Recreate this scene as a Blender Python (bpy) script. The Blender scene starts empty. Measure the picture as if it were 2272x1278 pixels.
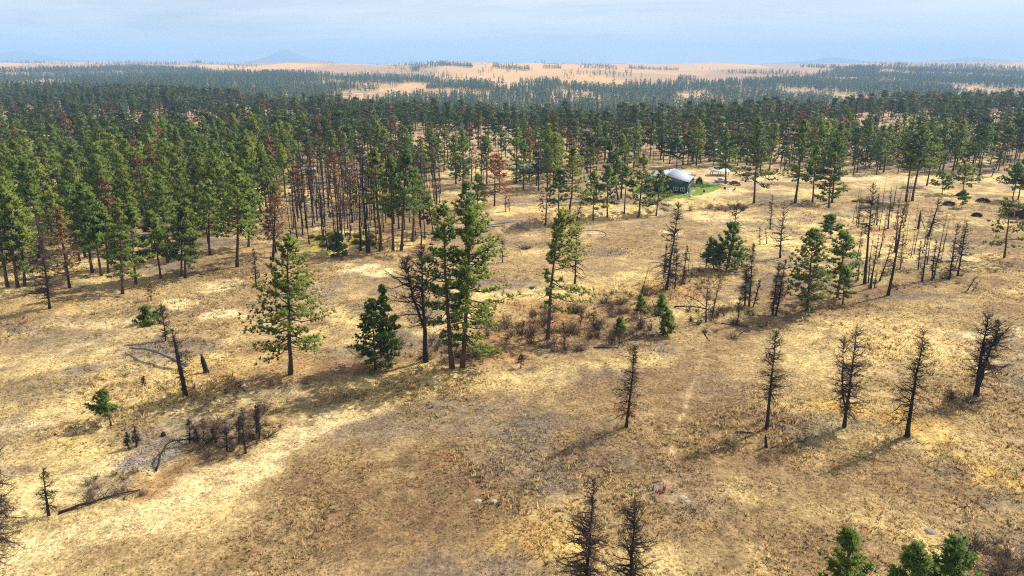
import bpy, math, random
import numpy as np
from mathutils import Vector, Matrix, Euler
sc = bpy.context.scene
C = sc.collection
# ------------------------------------------------------------------ camera, sky, sun, exposure
F, CX, CY, CAMH = 1515.0, 1136.0, 639.0, 45.0          # photograph is 2272 px wide
PITCH = math.atan((CY - 140) / F)
cam = bpy.data.objects.new('camera', bpy.data.cameras.new('camera'))
cam.data.sensor_width = 36; cam.data.lens = 36 * F / 2272
cam.data.clip_start = 1; cam.data.clip_end = 60000
cam.location = (0, 0, CAMH); cam.rotation_euler = (math.pi / 2 - PITCH, 0, 0)
C.objects.link(cam); sc.camera = cam

SUN_AZ, SUN_EL = math.radians(61), math.radians(45)
sd = Vector((math.sin(SUN_AZ) * math.cos(SUN_EL), math.cos(SUN_AZ) * math.cos(SUN_EL), math.sin(SUN_EL)))
sl = bpy.data.lights.new('sun', 'SUN'); sl.energy = 5.0; sl.angle = math.radians(0.5); sl.color = (1, .955, .89)
so = bpy.data.objects.new('sun', sl); so.rotation_euler = sd.to_track_quat('Z', 'Y').to_euler(); C.objects.link(so)

w = bpy.data.worlds.new('World'); sc.world = w; w.use_nodes = True
nt = w.node_tree; N = nt.nodes; LK = nt.links
for n in list(N): N.remove(n)
out = N.new('ShaderNodeOutputWorld'); bg = N.new('ShaderNodeBackground'); bg.inputs[1].default_value = 0.062
sky = N.new('ShaderNodeTexSky'); sky.sky_type = 'NISHITA'; sky.sun_disc = False
sky.sun_elevation = SUN_EL; sky.sun_rotation = SUN_AZ; sky.altitude = 700
sky.air_density = 1.0; sky.dust_density = 1.0; sky.ozone_density = 2.5
tc = N.new('ShaderNodeTexCoord'); sep = N.new('ShaderNodeSeparateXYZ'); LK.new(tc.outputs['Generated'], sep.inputs[0])
# thin cirrus: noise on the plane of a cloud deck
mp = N.new('ShaderNodeMapping'); mp.inputs['Scale'].default_value = (1.6, 2.2, 17); mp.inputs['Rotation'].default_value = (0, .05, .35)
LK.new(tc.outputs['Generated'], mp.inputs[0])
nz = N.new('ShaderNodeTexNoise'); nz.inputs['Scale'].default_value = 1.0; nz.inputs['Detail'].default_value = 7; nz.inputs['Roughness'].default_value = .62; nz.inputs['Distortion'].default_value = .6
LK.new(mp.outputs[0], nz.inputs[0])
rp = N.new('ShaderNodeMapRange'); rp.inputs[1].default_value = .38; rp.inputs[2].default_value = .68; rp.inputs[3].default_value = 0.4; rp.inputs[4].default_value = .95
LK.new(nz.outputs[0], rp.inputs[0])
mixc = N.new('ShaderNodeMix'); mixc.data_type = 'RGBA'; LK.new(rp.outputs[0], mixc.inputs[0]); LK.new(sky.outputs[0], mixc.inputs[6])
mixc.inputs[7].default_value = (13.6, 13.8, 14.0, 1)
LK.new(mixc.outputs[2], bg.inputs[0]); LK.new(bg.outputs[0], out.inputs[0])

sc.view_settings.view_transform = 'Standard'; sc.view_settings.look = 'None'
sc.view_settings.exposure = 0.40; sc.view_settings.gamma = 1; sc.view_settings.use_curve_mapping = False
sc.cycles.max_bounces = 6; sc.cycles.diffuse_bounces = 3; sc.cycles.volume_bounces = 1; sc.cycles.transparent_max_bounces = 8
sc.cycles.use_denoising = False; sc.cycles.filter_width = 1.1

# ------------------------------------------------------------------ noise and terrain
def _h(ix, iy, s):
    n = (ix.astype(np.int64) * 374761393 + iy.astype(np.int64) * 668265263 + s * 974634777) & 0xffffffff
    n = ((n ^ (n >> 13)) * 1274126177) & 0xffffffff
    n = n ^ (n >> 16)
    return (n & 0xffff) / 65535.0
def vn(x, y, s=0):
    ix = np.floor(x); iy = np.floor(y); fx = x - ix; fy = y - iy
    fx = fx * fx * (3 - 2 * fx); fy = fy * fy * (3 - 2 * fy)
    a = _h(ix, iy, s); b = _h(ix + 1, iy, s); c = _h(ix, iy + 1, s); d = _h(ix + 1, iy + 1, s)
    return (a + (b - a) * fx) * (1 - fy) + (c + (d - c) * fx) * fy
def fbm(x, y, sc_, o=4, s=0, g=.5):
    x = np.asarray(x, float) / sc_; y = np.asarray(y, float) / sc_
    t = 0; am = 1; tot = 0
    for i in range(o):
        t = t + am * vn(x, y, s + i * 17); tot += am; am *= g; x, y = x * 2.03 + 11.3, y * 2.03 - 7.1
    return t / tot
def ss(a, b, x):
    t = np.clip((np.asarray(x, float) - a) / (b - a), 0, 1); return t * t * (3 - 2 * t)
cp, sp = math.cos(PITCH), math.sin(PITCH)
def ray(px, py):
    u = (px - CX) / F; v = -(py - CY) / F
    return np.array([u, cp + v * sp, -sp + v * cp])
def flat(px, py, z=0.0):
    d = ray(px, py); t = (CAMH - z) / -d[2]; return d[0] * t, d[1] * t
# low mounds: pixel, radius (m), height (m)
MOUNDS = [(1395, 950, 7, .9), (1690, 935, 7.5, 1.0), (1890, 925, 8, 1.2), (2030, 950, 8, 1.1), (2175, 880, 9, 1.6), (1020, 1060, 8, .8),
          (1500, 1090, 8, .7), (1230, 1215, 7, .9), (485, 708, 5.5, .6), (400, 684, 5.5, .5), (510, 638, 7, .7), (870, 580, 8, .9), (775, 592, 7, .7),
          (1320, 522, 7, .5), (1480, 515, 6, .6), (1560, 480, 8, .7), (120, 690, 9, 1.1), (1480, 640, 8, .9), (1790, 700, 9, .7), (2230, 590, 8, 1.0),
          (640, 835, 7, .9), (400, 880, 6, .6), (1730, 580, 7, .8), (1820, 490, 8, .8), (1690, 600, 7, .7), (2000, 780, 8, .8), (2120, 730, 9, .9),
          (2230, 700, 8, .8), (1850, 770, 7, .8), (1270, 640, 6, .8), (1000, 820, 9, .6), (700, 650, 7, .5), (250, 800, 9, .6), (130, 870, 8, .6)]
MW = [(flat(p, q) + (r, h)) for p, q, r, h in MOUNDS]
EDGE = [(-400, 620), (300, 600), (560, 590), (690, 574), (850, 560), (960, 537), (1090, 522), (1200, 506), (1320, 494), (1450, 480), (1520, 464), (1650, 453), (1840, 463), (1900, 452), (2100, 440)]
EW = np.array([flat(*p) for p in EDGE]); 
EFADE = np.interp(np.array([p[0] for p in EDGE]), [-400, 560, 690, 1850, 1900, 2100], [0, 0, 1, 1, .3, 0])
def hfun(x, y):
    x = np.asarray(x, float); y = np.asarray(y, float)
    a = x / np.maximum(y, 60)
    z = (fbm(x, y, 60, 3, 5) - .5) * 2.2 * ss(30, 110, y) + (fbm(x, y, 9, 2, 9) - .5) * .45 + (fbm(x, y, 1.6, 2, 12) - .5) * .16
    z = z * (1 - ss(900, 1500, y))
    for mx_, my_, r, h in MW:
        d2 = ((x - mx_) ** 2 + ((y - my_)) ** 2) / (r * r)
        z = z + h * np.exp(-d2 * 1.3)
    s = y - np.interp(x, EW[:, 0], EW[:, 1]); f = np.interp(x, EW[:, 0], EFADE)
    z = z - 2.8 * f * ss(-.5, 2.5, s) * (1 - ss(5, 17, s))
    # the flat bench falls into a wooded valley, then rises to far fields
    e = np.interp(a, [-.9, -.5, -.25, 0, .25, .45, .6, .9], [1000, 900, 620, 470, 500, 620, 760, 800]) + (fbm(x, y, 160, 3, 31) - .5) * 120
    dep = np.interp(a, [-.9, -.5, -.25, 0, .3, .5, .9], [8, 10, 28, 40, 42, 42, 40])
    z = z - dep * ss(0, 320, y - e)
    rise = np.interp(y, [0, 1050, 1400, 2000, 2600, 3500, 5000, 7000, 14000], [0, 0, .12, .42, .72, 1.05, 1.25, 1.33, 1.3])
    far = np.interp(a, [-.9, -.5, 0, .5, .9], [8, 10, 40, 41, 39])
    up = np.interp(y, [0, 1400, 2600, 3500, 5000, 6500, 9000, 15000], [0, 0, 8, 22, 36, 30, 4, -10]) * np.interp(a, [-.9, -.3, .1, .9], [1.0, 1.1, 1.0, .82])
    z = z + far * np.minimum(rise, 1.0) + up
    amp = ss(1300, 3800, y)
    z = z + amp * ((fbm(x, y * .8, 900, 3, 41) - .5) * 44 + (fbm(x, y * .8, 380, 2, 44) - .5) * 50) + ss(700, 1500, y) * (fbm(x, y, 330, 3, 47) - .5) * 16
    return z
def at(px, py, far=False):
    d = ray(px, py)
    if far: t = np.geomspace(300, 12000, 3000)
    else: t = np.linspace(30, 1400, 3500)
    P = d[None, :] * t[:, None]; zz = CAMH + P[:, 2]; hh = hfun(P[:, 0], P[:, 1])
    k = np.nonzero(zz <= hh)[0]
    if len(k) == 0: return None
    i = k[0]
    if i == 0: return P[0, 0], P[0, 1], float(hh[0])
    g0 = zz[i - 1] - hh[i - 1]; g1 = zz[i] - hh[i]; q = g0 / (g0 - g1)
    p = P[i - 1] + (P[i] - P[i - 1]) * q
    return float(p[0]), float(p[1]), float(hfun(p[0], p[1]))
def gz(x, y): return float(hfun(np.array([x]), np.array([y]))[0])

# ------------------------------------------------------------------ ground colour: what grows where
STRAW = (.64, .465, .19); TAN = (.37, .25, .115); BROWN = (.20, .115, .058); GREY = (.19, .145, .11); RUST = (.30, .135, .055); GOLD = (.55, .355, .11)
WHEAT = (.62, .36, .14); LAWN = (.17, .25, .03); LITTER = (.16, .10, .065); GRAVEL = (.28, .23, .19); YGREEN = (.34, .31, .03); PALE = (.76, .58, .29); DIRT = (.52, .35, .22)
BLOBS = [  # pixel centre, half sizes (px), colour, strength
 (460, 685, 240, 60, TAN, 1.0), (820, 612, 170, 40, TAN, .9), (1500, 520, 200, 30, TAN, .6), (850, 1090, 340, 120, BROWN, .7), (420, 1210, 330, 70, BROWN, .5), (900, 1200, 260, 70, BROWN, .4), (1050, 930, 260, 60, GREY, .55), (820, 960, 120, 40, GREY, .6), (1000, 1060, 90, 40, BROWN, .6), (975, 1040, 50, 18, RUST, .45),
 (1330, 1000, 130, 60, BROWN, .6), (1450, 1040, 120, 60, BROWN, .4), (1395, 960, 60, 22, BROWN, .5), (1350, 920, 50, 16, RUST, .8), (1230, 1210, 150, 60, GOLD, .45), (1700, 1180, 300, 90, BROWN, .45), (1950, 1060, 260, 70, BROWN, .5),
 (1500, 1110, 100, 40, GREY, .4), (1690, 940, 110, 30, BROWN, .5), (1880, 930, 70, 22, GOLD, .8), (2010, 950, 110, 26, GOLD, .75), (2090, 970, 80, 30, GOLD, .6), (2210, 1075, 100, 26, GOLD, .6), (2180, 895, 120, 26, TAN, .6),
 (2150, 1000, 150, 50, STRAW, .5), (2000, 770, 280, 70, STRAW, .6), (1830, 750, 60, 18, PALE, .7), (1620, 800, 120, 40, TAN, .5), (1600, 860, 80, 40, GREY, .35),
 (485, 708, 58, 15, PALE, 1.5), (480, 707, 22, 6, TAN, .6), (410, 684, 50, 10, PALE, 1.4), (510, 640, 60, 14, PALE, 1.3), (530, 636, 36, 5, GREY, .5), (420, 700, 45, 7, GREY, .7), (460, 665, 30, 6, GREY, .7), (810, 605, 90, 12, PALE, 1.3), (860, 580, 24, 6, BROWN, .7),
 (795, 592, 22, 7, BROWN, .4), (775, 615, 25, 7, GREY, .6), (850, 622, 50, 6, GREY, .6), (730, 640, 30, 8, GREY, .5), (870, 655, 30, 14, GREY, .6), (690, 690, 90, 30, GREY, .35), (150, 760, 150, 45, GREY, .55), (330, 800, 100, 40, GREY, .5), (90, 870, 120, 40, GREY, .5),
 (250, 720, 160, 14, PALE, .4), (200, 780, 100, 10, PALE, .4), (1200, 690, 120, 35, RUST, .55), (1130, 745, 140, 40, RUST, .45), (1270, 740, 140, 40, RUST, .5), (1380, 680, 110, 36, RUST, .55), (1500, 650, 90, 26, RUST, .5), (1470, 640, 60, 20, GOLD, .4),
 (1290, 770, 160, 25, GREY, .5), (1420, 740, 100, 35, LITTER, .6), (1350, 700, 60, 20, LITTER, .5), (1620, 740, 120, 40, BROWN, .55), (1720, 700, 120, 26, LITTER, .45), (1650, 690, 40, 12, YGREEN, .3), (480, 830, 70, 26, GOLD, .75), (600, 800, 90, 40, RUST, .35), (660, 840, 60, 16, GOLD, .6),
 (390, 1065, 90, 36, RUST, .55), (430, 1050, 60, 30, BROWN, .5), (450, 1010, 110, 30, LITTER, .55), (340, 1010, 70, 28, GRAVEL, .85), (265, 975, 70, 26, GREY, .4), (480, 935, 80, 20, GREY, .5), (380, 940, 70, 16, GREY, .5), (280, 1060, 70, 30, GREY, .55), (200, 1110, 80, 18, LITTER, .5),
 (700, 540, 70, 14, YGREEN, .7), (790, 530, 40, 12, YGREEN, .6), (850, 520, 60, 20, RUST, .4), (740, 470, 110, 30, GREY, .5), (640, 500, 60, 30, TAN, .5), (960, 490, 60, 18, RUST, .6), (1060, 520, 60, 8, LITTER, .6), (1095, 452, 40, 6, RUST, .7), (1040, 500, 50, 12, GREY, .4),
 (1200, 480, 90, 8, RUST, .35), (1165, 445, 50, 8, GREY, .5), (1310, 522, 40, 9, PALE, .5), (1490, 518, 30, 9, PALE, .7), (1490, 516, 15, 5, RUST, .45), (1600, 490, 70, 8, PALE, .5), (1800, 490, 40, 9, GREY, .5), (1590, 462, 70, 7, LITTER, .7), (1750, 460, 90, 8, LITTER, .6), (1850, 440, 30, 6, TAN, .4),
 (1912, 447, 20, 6, YGREEN, .8), (1900, 440, 45, 8, RUST, .35), (1960, 520, 60, 16, RUST, .4), (2040, 500, 60, 10, GREY, .5), (2050, 520, 50, 10, YGREEN, .2), (1990, 610, 120, 20, YGREEN, .22), (1950, 650, 90, 18, BROWN, .5), (1720, 545, 50, 14, YGREEN, .3), (1745, 575, 40, 8, LITTER, .5),
 (2100, 690, 70, 16, GREY, .55), (2100, 640, 60, 16, TAN, .5), (1600, 600, 70, 12, LITTER, .4), (2230, 560, 60, 14, LITTER, .5), (1560, 385, 70, 9, DIRT, .8), (1640, 402, 90, 8, DIRT, .8), (1600, 425, 60, 8, PALE, .6), (1720, 395, 60, 8, PALE, .6), (1980, 395, 160, 10, PALE, .55),
 (1100, 350, 60, 8, DIRT, .5), (1000, 330, 70, 10, PALE, .7), (1070, 305, 80, 8, PALE, .7), (1560, 350, 60, 12, DIRT, .6), (1320, 400, 60, 10, DIRT, .5), (600, 560, 90, 10, GOLD, .3), (120, 690, 90, 14, GOLD, .55), (320, 650, 70, 10, GOLD, .35)]
STROKES = [  # pixel polyline, half width (m), colour, strength
 ([(-60, 1260), (150, 1190), (330, 1130), (520, 1060), (640, 990), (720, 930), (820, 900)], 3.2, PALE, .75), ([(800, 905), (950, 870), (1100, 852), (1300, 820), (1450, 800)], 2.6, STRAW, .6),
 ([(430, 900), (540, 890), (640, 880)], 1.6, PALE, .5), ([(700, 870), (900, 830), (1100, 840)], 2.5, STRAW, .5),
 ([(-40, 955), (100, 935), (230, 890)], 2, PALE, .5), ([(60, 1130), (180, 1060), (260, 1020)], 1.5, PALE, .5), ([(180, 960), (300, 920), (420, 905)], 1.5, PALE, .4),
 ([(1555, 740), (1558, 780), (1545, 830), (1530, 870), (1510, 930), (1495, 980), (1480, 1040)], .35, PALE, .35),
 ([(2050, 950), (2100, 1010), (2200, 1060), (2300, 1100)], 1.6, GOLD, .7), ([(1290, 950), (1310, 1000), (1400, 1020), (1560, 1060), (1590, 1130)], 2.5, GREY, .3),
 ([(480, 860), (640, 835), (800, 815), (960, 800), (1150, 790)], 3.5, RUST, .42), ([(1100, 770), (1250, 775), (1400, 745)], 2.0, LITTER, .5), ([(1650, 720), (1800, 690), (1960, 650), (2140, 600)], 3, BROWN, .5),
 ([(960, 540), (1090, 524), (1200, 508), (1320, 496), (1500, 475)], 1.6, LITTER, .75), ([(1500, 462), (1660, 452), (1840, 462)], 2.5, LITTER, .55), ([(690, 576), (850, 562), (960, 540)], 1.2, RUST, .5),
 ([(1880, 405), (1960, 420), (2060, 432), (2272, 450)], 1.6, GREY, .55), ([(1700, 540), (1850, 530), (2000, 560), (2150, 580)], 2, PALE, .45), ([(2160, 760), (2272, 740)], 2, PALE, .6), ([(1700, 770), (1900, 720), (2100, 680), (2280, 650)], 3, STRAW, .5),
 ([(1640, 402), (1760, 395), (1900, 398), (2100, 405)], 2.2, DIRT, .5)]
def _blobw():
    L = []
    for px, py, rx, ry, c, k in BLOBS:
        x, y = flat(px, py); x1, _ = flat(px + rx, py); _, y1 = flat(px, py - ry); _, y0 = flat(px, py + ry)
        L.append((x, y, x1 - x, (y1 - y0) / 2, np.array(c), k))
    return L
BW = _blobw(); SW = [([flat(*p) for p in pts], wd, np.array(c), k) for pts, wd, c, k in STROKES]
LAWNP = [(1395, 420), (1420, 408), (1470, 415), (1540, 405), (1560, 402), (1600, 407), (1600, 418), (1560, 432), (1530, 440), (1480, 441), (1430, 432)]
LW = np.array([flat(*p) for p in LAWNP])
def inpoly(x, y, P):
    r = np.zeros(np.shape(x), bool); n = len(P)
    for i in range(n):
        x0, y0 = P[i]; x1, y1 = P[(i + 1) % n]
        c = ((y0 > y) != (y1 > y)) & (x < (x1 - x0) * (y - y0) / (y1 - y0 + 1e-9) + x0); r ^= c
    return r
def lerp(col, c, m): return col + (np.asarray(c) - col) * m[:, None]
def colour(x, y):
    n1 = fbm(x, y, 22, 4, 101); n2 = fbm(x, y, 5, 3, 111); n3 = fbm(x, y, 1.4, 2, 121)
    col = np.tile(np.array(TAN), (len(x), 1))
    col = lerp(col, STRAW, ss(.43, .65, n1 * .6 + n2 * .4))
    col = lerp(col, GREY, .7 * ss(.54, .70, fbm(x, y * 1.5, 13, 4, 131)))
    col = lerp(col, BROWN, .5 * ss(.56, .72, fbm(x, y, 30, 4, 141)))
    wx = x + (fbm(x, y, 7, 3, 151) - .5) * 7 + (n3 - .5) * 1.5; wy = y + (fbm(x, y, 7, 3, 161) - .5) * 7 + (n2 - .5) * 3
    for bx, by, rx, ry, c, k in BW:
        sel = np.abs(x - bx) < rx * 1.8 + 9
        sel &= np.abs(y - by) < ry * 1.8 + 9
        if not sel.any(): continue
        q = np.sqrt(((wx[sel] - bx) / rx) ** 2 + ((wy[sel] - by) / ry) ** 2)
        m = (1 - ss(.45, 1.2, q)) * k * (.25 + .95 * ss(.3, .56, .45 * n2[sel] + .55 * n3[sel]))
        col[sel] = lerp(col[sel], c, m.clip(0, .95))
    for pts, wd, c, k in SW:
        ux = x + (wx - x) * min(1, wd / 4); uy = y + (wy - y) * min(1, wd / 4)
        best = np.full(len(x), 1e9)
        for (x0, y0), (x1, y1) in zip(pts[:-1], pts[1:]):
            dx, dy = x1 - x0, y1 - y0; t = (((ux - x0) * dx + (uy - y0) * dy) / (dx * dx + dy * dy)).clip(0, 1)
            best = np.minimum(best, np.hypot(ux - x0 - t * dx, uy - y0 - t * dy))
        col = lerp(col, c, (1 - ss(.4, 1.5, best / wd)) * k * (.35 + .8 * ss(.3, .58, .5 * n2 + .5 * n3)).clip(0, 1))
    col = col * (.74 + .36 * n3 + .18 * n2)[:, None]
    m = inpoly(x + (n2 - .5) * 3, y + (n3 - .5) * 6, LW).astype(float) * .95
    col = lerp(col, LAWN, m)
    fl = ss(300, 420, y) * .8                                   # woodland floor
    col = lerp(col, np.array((.46, .31, .18)), fl * (1 - ss(900, 1600, y)))
    wm = ss(1300, 2400, y)
    wcol = np.array(WHEAT)[None] * (.82 + .4 * fbm(x, y * .5, 420, 3, 171))[:, None]
    wcol = lerp(wcol, (.34, .22, .13), ss(.54, .58, fbm(x, y * .35, 700, 2, 181)) * .6)
    col = col + (wcol - col) * wm[:, None]
    return col.clip(.01, .9)

# ------------------------------------------------------------------ mesh helpers
def mesh(name, V, tris=None, quads=None, mats=(), tmat=None, qmat=None, smooth=False, col=None, normals=None):
    me = bpy.data.meshes.new(name); V = np.asarray(V, np.float32)
    me.vertices.add(len(V)); me.vertices.foreach_set('co', V.ravel())
    T = np.zeros((0, 3), np.int32) if tris is None else np.asarray(tris, np.int32).reshape(-1, 3)
    Q = np.zeros((0, 4), np.int32) if quads is None else np.asarray(quads, np.int32).reshape(-1, 4)
    me.loops.add(len(T) * 3 + len(Q) * 4); me.loops.foreach_set('vertex_index', np.concatenate([T.ravel(), Q.ravel()]))
    me.polygons.add(len(T) + len(Q))
    st = np.concatenate([np.arange(len(T)) * 3, len(T) * 3 + np.arange(len(Q)) * 4]).astype(np.int32)
    me.polygons.foreach_set('loop_start', st)
    if tmat is not None or qmat is not None:
        a = np.zeros(len(T), np.int32) if tmat is None else np.broadcast_to(np.asarray(tmat, np.int32), len(T))
        b = np.zeros(len(Q), np.int32) if qmat is None else np.broadcast_to(np.asarray(qmat, np.int32), len(Q))
        me.polygons.foreach_set('material_index', np.concatenate([a, b]).astype(np.int32))
    if smooth: me.polygons.foreach_set('use_smooth', np.ones(len(T) + len(Q), bool))
    me.update(calc_edges=True)
    if col is not None:
        at_ = me.color_attributes.new('Col', 'FLOAT_COLOR', 'POINT')
        at_.data.foreach_set('color', np.concatenate([col, np.ones((len(col), 1))], 1).astype(np.float32).ravel())
    for m in mats: me.materials.append(m)
    if normals is not None:
        nn = np.asarray(normals, float); nn = nn / (np.linalg.norm(nn, axis=1)[:, None] + 1e-9); me.polygons.foreach_set('use_smooth', np.ones(len(T) + len(Q), bool)); me.normals_split_custom_set_from_vertices(nn)
    return me
def ob(name, me, parent=None, loc=None, **props):
    o = bpy.data.objects.new(name, me); C.objects.link(o)
    if parent: o.parent = parent
    if loc is not None: o.location = loc
    for k, v in props.items(): o[k] = v
    return o
class MB:                                  # collects shapes into one mesh
    def __init__(s): s.V = []; s.T = []; s.Q = []; s.n = 0; s.N = None
    def add(s, V, T=None, Q=None):
        V = np.asarray(V, float)
        if T is not None and len(T): s.T.append(np.asarray(T, int) + s.n)
        if Q is not None and len(Q): s.Q.append(np.asarray(Q, int) + s.n)
        s.V.append(V); s.n += len(V); return s
    def tube(s, P, R, k=5, cap=True):
        P = np.asarray(P, float); n = len(P); R = np.broadcast_to(np.asarray(R, float), n)
        T = np.gradient(P, axis=0); T /= np.linalg.norm(T, axis=1)[:, None] + 1e-9
        up = np.where(np.abs(T[:, 2:3]) > .9, np.array([[1., 0, 0]]), np.array([[0, 0, 1.]]))
        A = np.cross(T, up); A /= np.linalg.norm(A, axis=1)[:, None] + 1e-9; B = np.cross(T, A)
        th = np.arange(k) * 2 * math.pi / k
        V = P[:, None, :] + R[:, None, None] * (A[:, None, :] * np.cos(th)[None, :, None] + B[:, None, :] * np.sin(th)[None, :, None])
        i = np.arange(n - 1)[:, None] * k; j = np.arange(k)[None, :]; j2 = (j + 1) % k
        Q = np.stack([i + j, i + j2, i + k + j2, i + k + j], -1).reshape(-1, 4)
        T3 = [[(n - 1) * k, (n - 1) * k + a, (n - 1) * k + a + 1] for a in range(1, k - 1)] if cap else None
        if cap: T3 += [[0, a + 1, a] for a in range(1, k - 1)]
        return s.add(V.reshape(-1, 3), T3, Q)
    def spikes(s, c, u, ln, wd, rng):       # thin cones: base c, direction u (unit), length, base radius
        n = len(c); r = rng.normal(size=(n, 3)); a = np.cross(u, r); a /= np.linalg.norm(a, axis=1)[:, None] + 1e-9; b = np.cross(u, a)
        V = np.empty((n, 4, 3)); w_ = np.asarray(wd).reshape(-1, 1)
        for i in range(3):
            q = i * 2.0944; V[:, i] = c + w_ * (a * math.cos(q) + b * math.sin(q))
        V[:, 3] = c + u * np.asarray(ln).reshape(-1, 1)
        o = np.arange(n)[:, None] * 4
        T = np.concatenate([o + np.array([[0, 1, 3]]), o + np.array([[1, 2, 3]]), o + np.array([[2, 0, 3]])])
        return s.add(V.reshape(-1, 3), T)
    def blades(s, c, u, ln, wd, rng, nrm=None):       # leaf-sized triangles
        n = len(c); r = rng.normal(size=(n, 3)); a = np.cross(u, r); a /= np.linalg.norm(a, axis=1)[:, None] + 1e-9
        V = np.empty((n, 3, 3)); w_ = np.asarray(wd).reshape(-1, 1)
        V[:, 0] = c - a * w_; V[:, 1] = c + a * w_; V[:, 2] = c + u * np.asarray(ln).reshape(-1, 1)
        if nrm is not None:
            f = np.einsum('ij,ij->i', np.cross(V[:, 1] - V[:, 0], V[:, 2] - V[:, 0]), nrm) < 0; V[f] = V[f][:, [1, 0, 2]]; s.N = np.repeat(nrm, 3, 0)
        return s.add(V.reshape(-1, 3), np.arange(n * 3).reshape(-1, 3))
    def box(s, x0, y0, z0, x1, y1, z1):
        V = [(x, y, z) for z in (z0, z1) for x, y in ((x0, y0), (x1, y0), (x1, y1), (x0, y1))]
        return s.add(V, None, [(0, 3, 2, 1), (4, 5, 6, 7), (0, 1, 5, 4), (1, 2, 6, 5), (2, 3, 7, 6), (3, 0, 4, 7)])
    def prism(s, poly, x0, x1):             # polygon in (y, z) pushed along x
        n = len(poly); V = [(x0, p, q) for p, q in poly] + [(x1, p, q) for p, q in poly]
        T = [(0, i + 1, i) for i in range(1, n - 1)] + [(n, n + i, n + i + 1) for i in range(1, n - 1)]
        return s.add(V, T, [(i, (i + 1) % n, n + (i + 1) % n, n + i) for i in range(n)])
    def me(s, name, mat, smooth=False):
        V = np.concatenate(s.V) if s.V else np.zeros((0, 3))
        return mesh(name, V, np.concatenate(s.T) if s.T else None, np.concatenate(s.Q) if s.Q else None, [mat], smooth=smooth, normals=s.N)
# ------------------------------------------------------------------ materials
def mat(name, col, rough=.9, spec=.15, metal=0, var=0, scale=2.0, rand=0, bump=0, trans=0, attr=None, col2=None, coat=0):
    m = bpy.data.materials.new(name); m.use_nodes = True; t = m.node_tree; b = t.nodes['Principled BSDF']
    b.inputs['Roughness'].default_value = rough; b.inputs['Specular IOR Level'].default_value = spec; b.inputs['Metallic'].default_value = metal
    b.inputs['Coat Weight'].default_value = coat
    b.inputs['Base Color'].default_value = (*col, 1); src = None
    if attr:
        a = t.nodes.new('ShaderNodeAttribute'); a.attribute_name = attr; src = a.outputs['Color']
    if col2 is not None:
        mx_ = t.nodes.new('ShaderNodeMix'); mx_.data_type = 'RGBA'; mx_.inputs[6].default_value = (*col, 1); mx_.inputs[7].default_value = (*col2, 1)
        oi = t.nodes.new('ShaderNodeObjectInfo'); t.links.new(oi.outputs['Random'], mx_.inputs[0]); src = mx_.outputs[2]
    if var:
        tc_ = t.nodes.new('ShaderNodeTexCoord'); n = t.nodes.new('ShaderNodeTexNoise'); n.inputs['Scale'].default_value = scale; n.inputs['Detail'].default_value = 4
        t.links.new(tc_.outputs['Object'], n.inputs['Vector'])
        r = t.nodes.new('ShaderNodeMapRange'); r.inputs[1].default_value = .3; r.inputs[2].default_value = .7; r.inputs[3].default_value = 1 - var; r.inputs[4].default_value = 1 + var
        t.links.new(n.outputs[0], r.inputs[0])
        v = t.nodes.new('ShaderNodeVectorMath'); v.operation = 'SCALE'; t.links.new(r.outputs[0], v.inputs['Scale'])
        if src: t.links.new(src, v.inputs[0])
        else: v.inputs[0].default_value = col
        src = v.outputs[0]
        if bump:
            bp = t.nodes.new('ShaderNodeBump'); bp.inputs['Strength'].default_value = bump; bp.inputs['Distance'].default_value = .1
            t.links.new(n.outputs[0], bp.inputs['Height']); t.links.new(bp.outputs[0], b.inputs['Normal'])
    if rand:
        oi = t.nodes.new('ShaderNodeObjectInfo'); r = t.nodes.new('ShaderNodeMapRange'); r.inputs[3].default_value = 1 - rand; r.inputs[4].default_value = 1 + rand
        wn = t.nodes.new('ShaderNodeMath'); wn.operation = 'FRACT'; ml = t.nodes.new('ShaderNodeMath'); ml.operation = 'MULTIPLY'; ml.inputs[1].default_value = 7.31
        t.links.new(oi.outputs['Random'], ml.inputs[0]); t.links.new(ml.outputs[0], wn.inputs[0]); t.links.new(wn.outputs[0], r.inputs[0])
        v = t.nodes.new('ShaderNodeVectorMath'); v.operation = 'SCALE'; t.links.new(r.outputs[0], v.inputs['Scale'])
        if src: t.links.new(src, v.inputs[0])
        else: v.inputs[0].default_value = col
        src = v.outputs[0]
    if src: t.links.new(src, b.inputs['Base Color'])
    if trans:
        tr = t.nodes.new('ShaderNodeBsdfTranslucent'); ad = t.nodes.new('ShaderNodeMixShader'); ad.inputs[0].default_value = trans
        if src: t.links.new(src, tr.inputs[0])
        else: tr.inputs[0].default_value = (*col, 1)
        o_ = t.nodes['Material Output']; t.links.new(b.outputs[0], ad.inputs[1]); t.links.new(tr.outputs[0], ad.inputs[2]); t.links.new(ad.outputs[0], o_.inputs[0])
    return m
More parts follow.
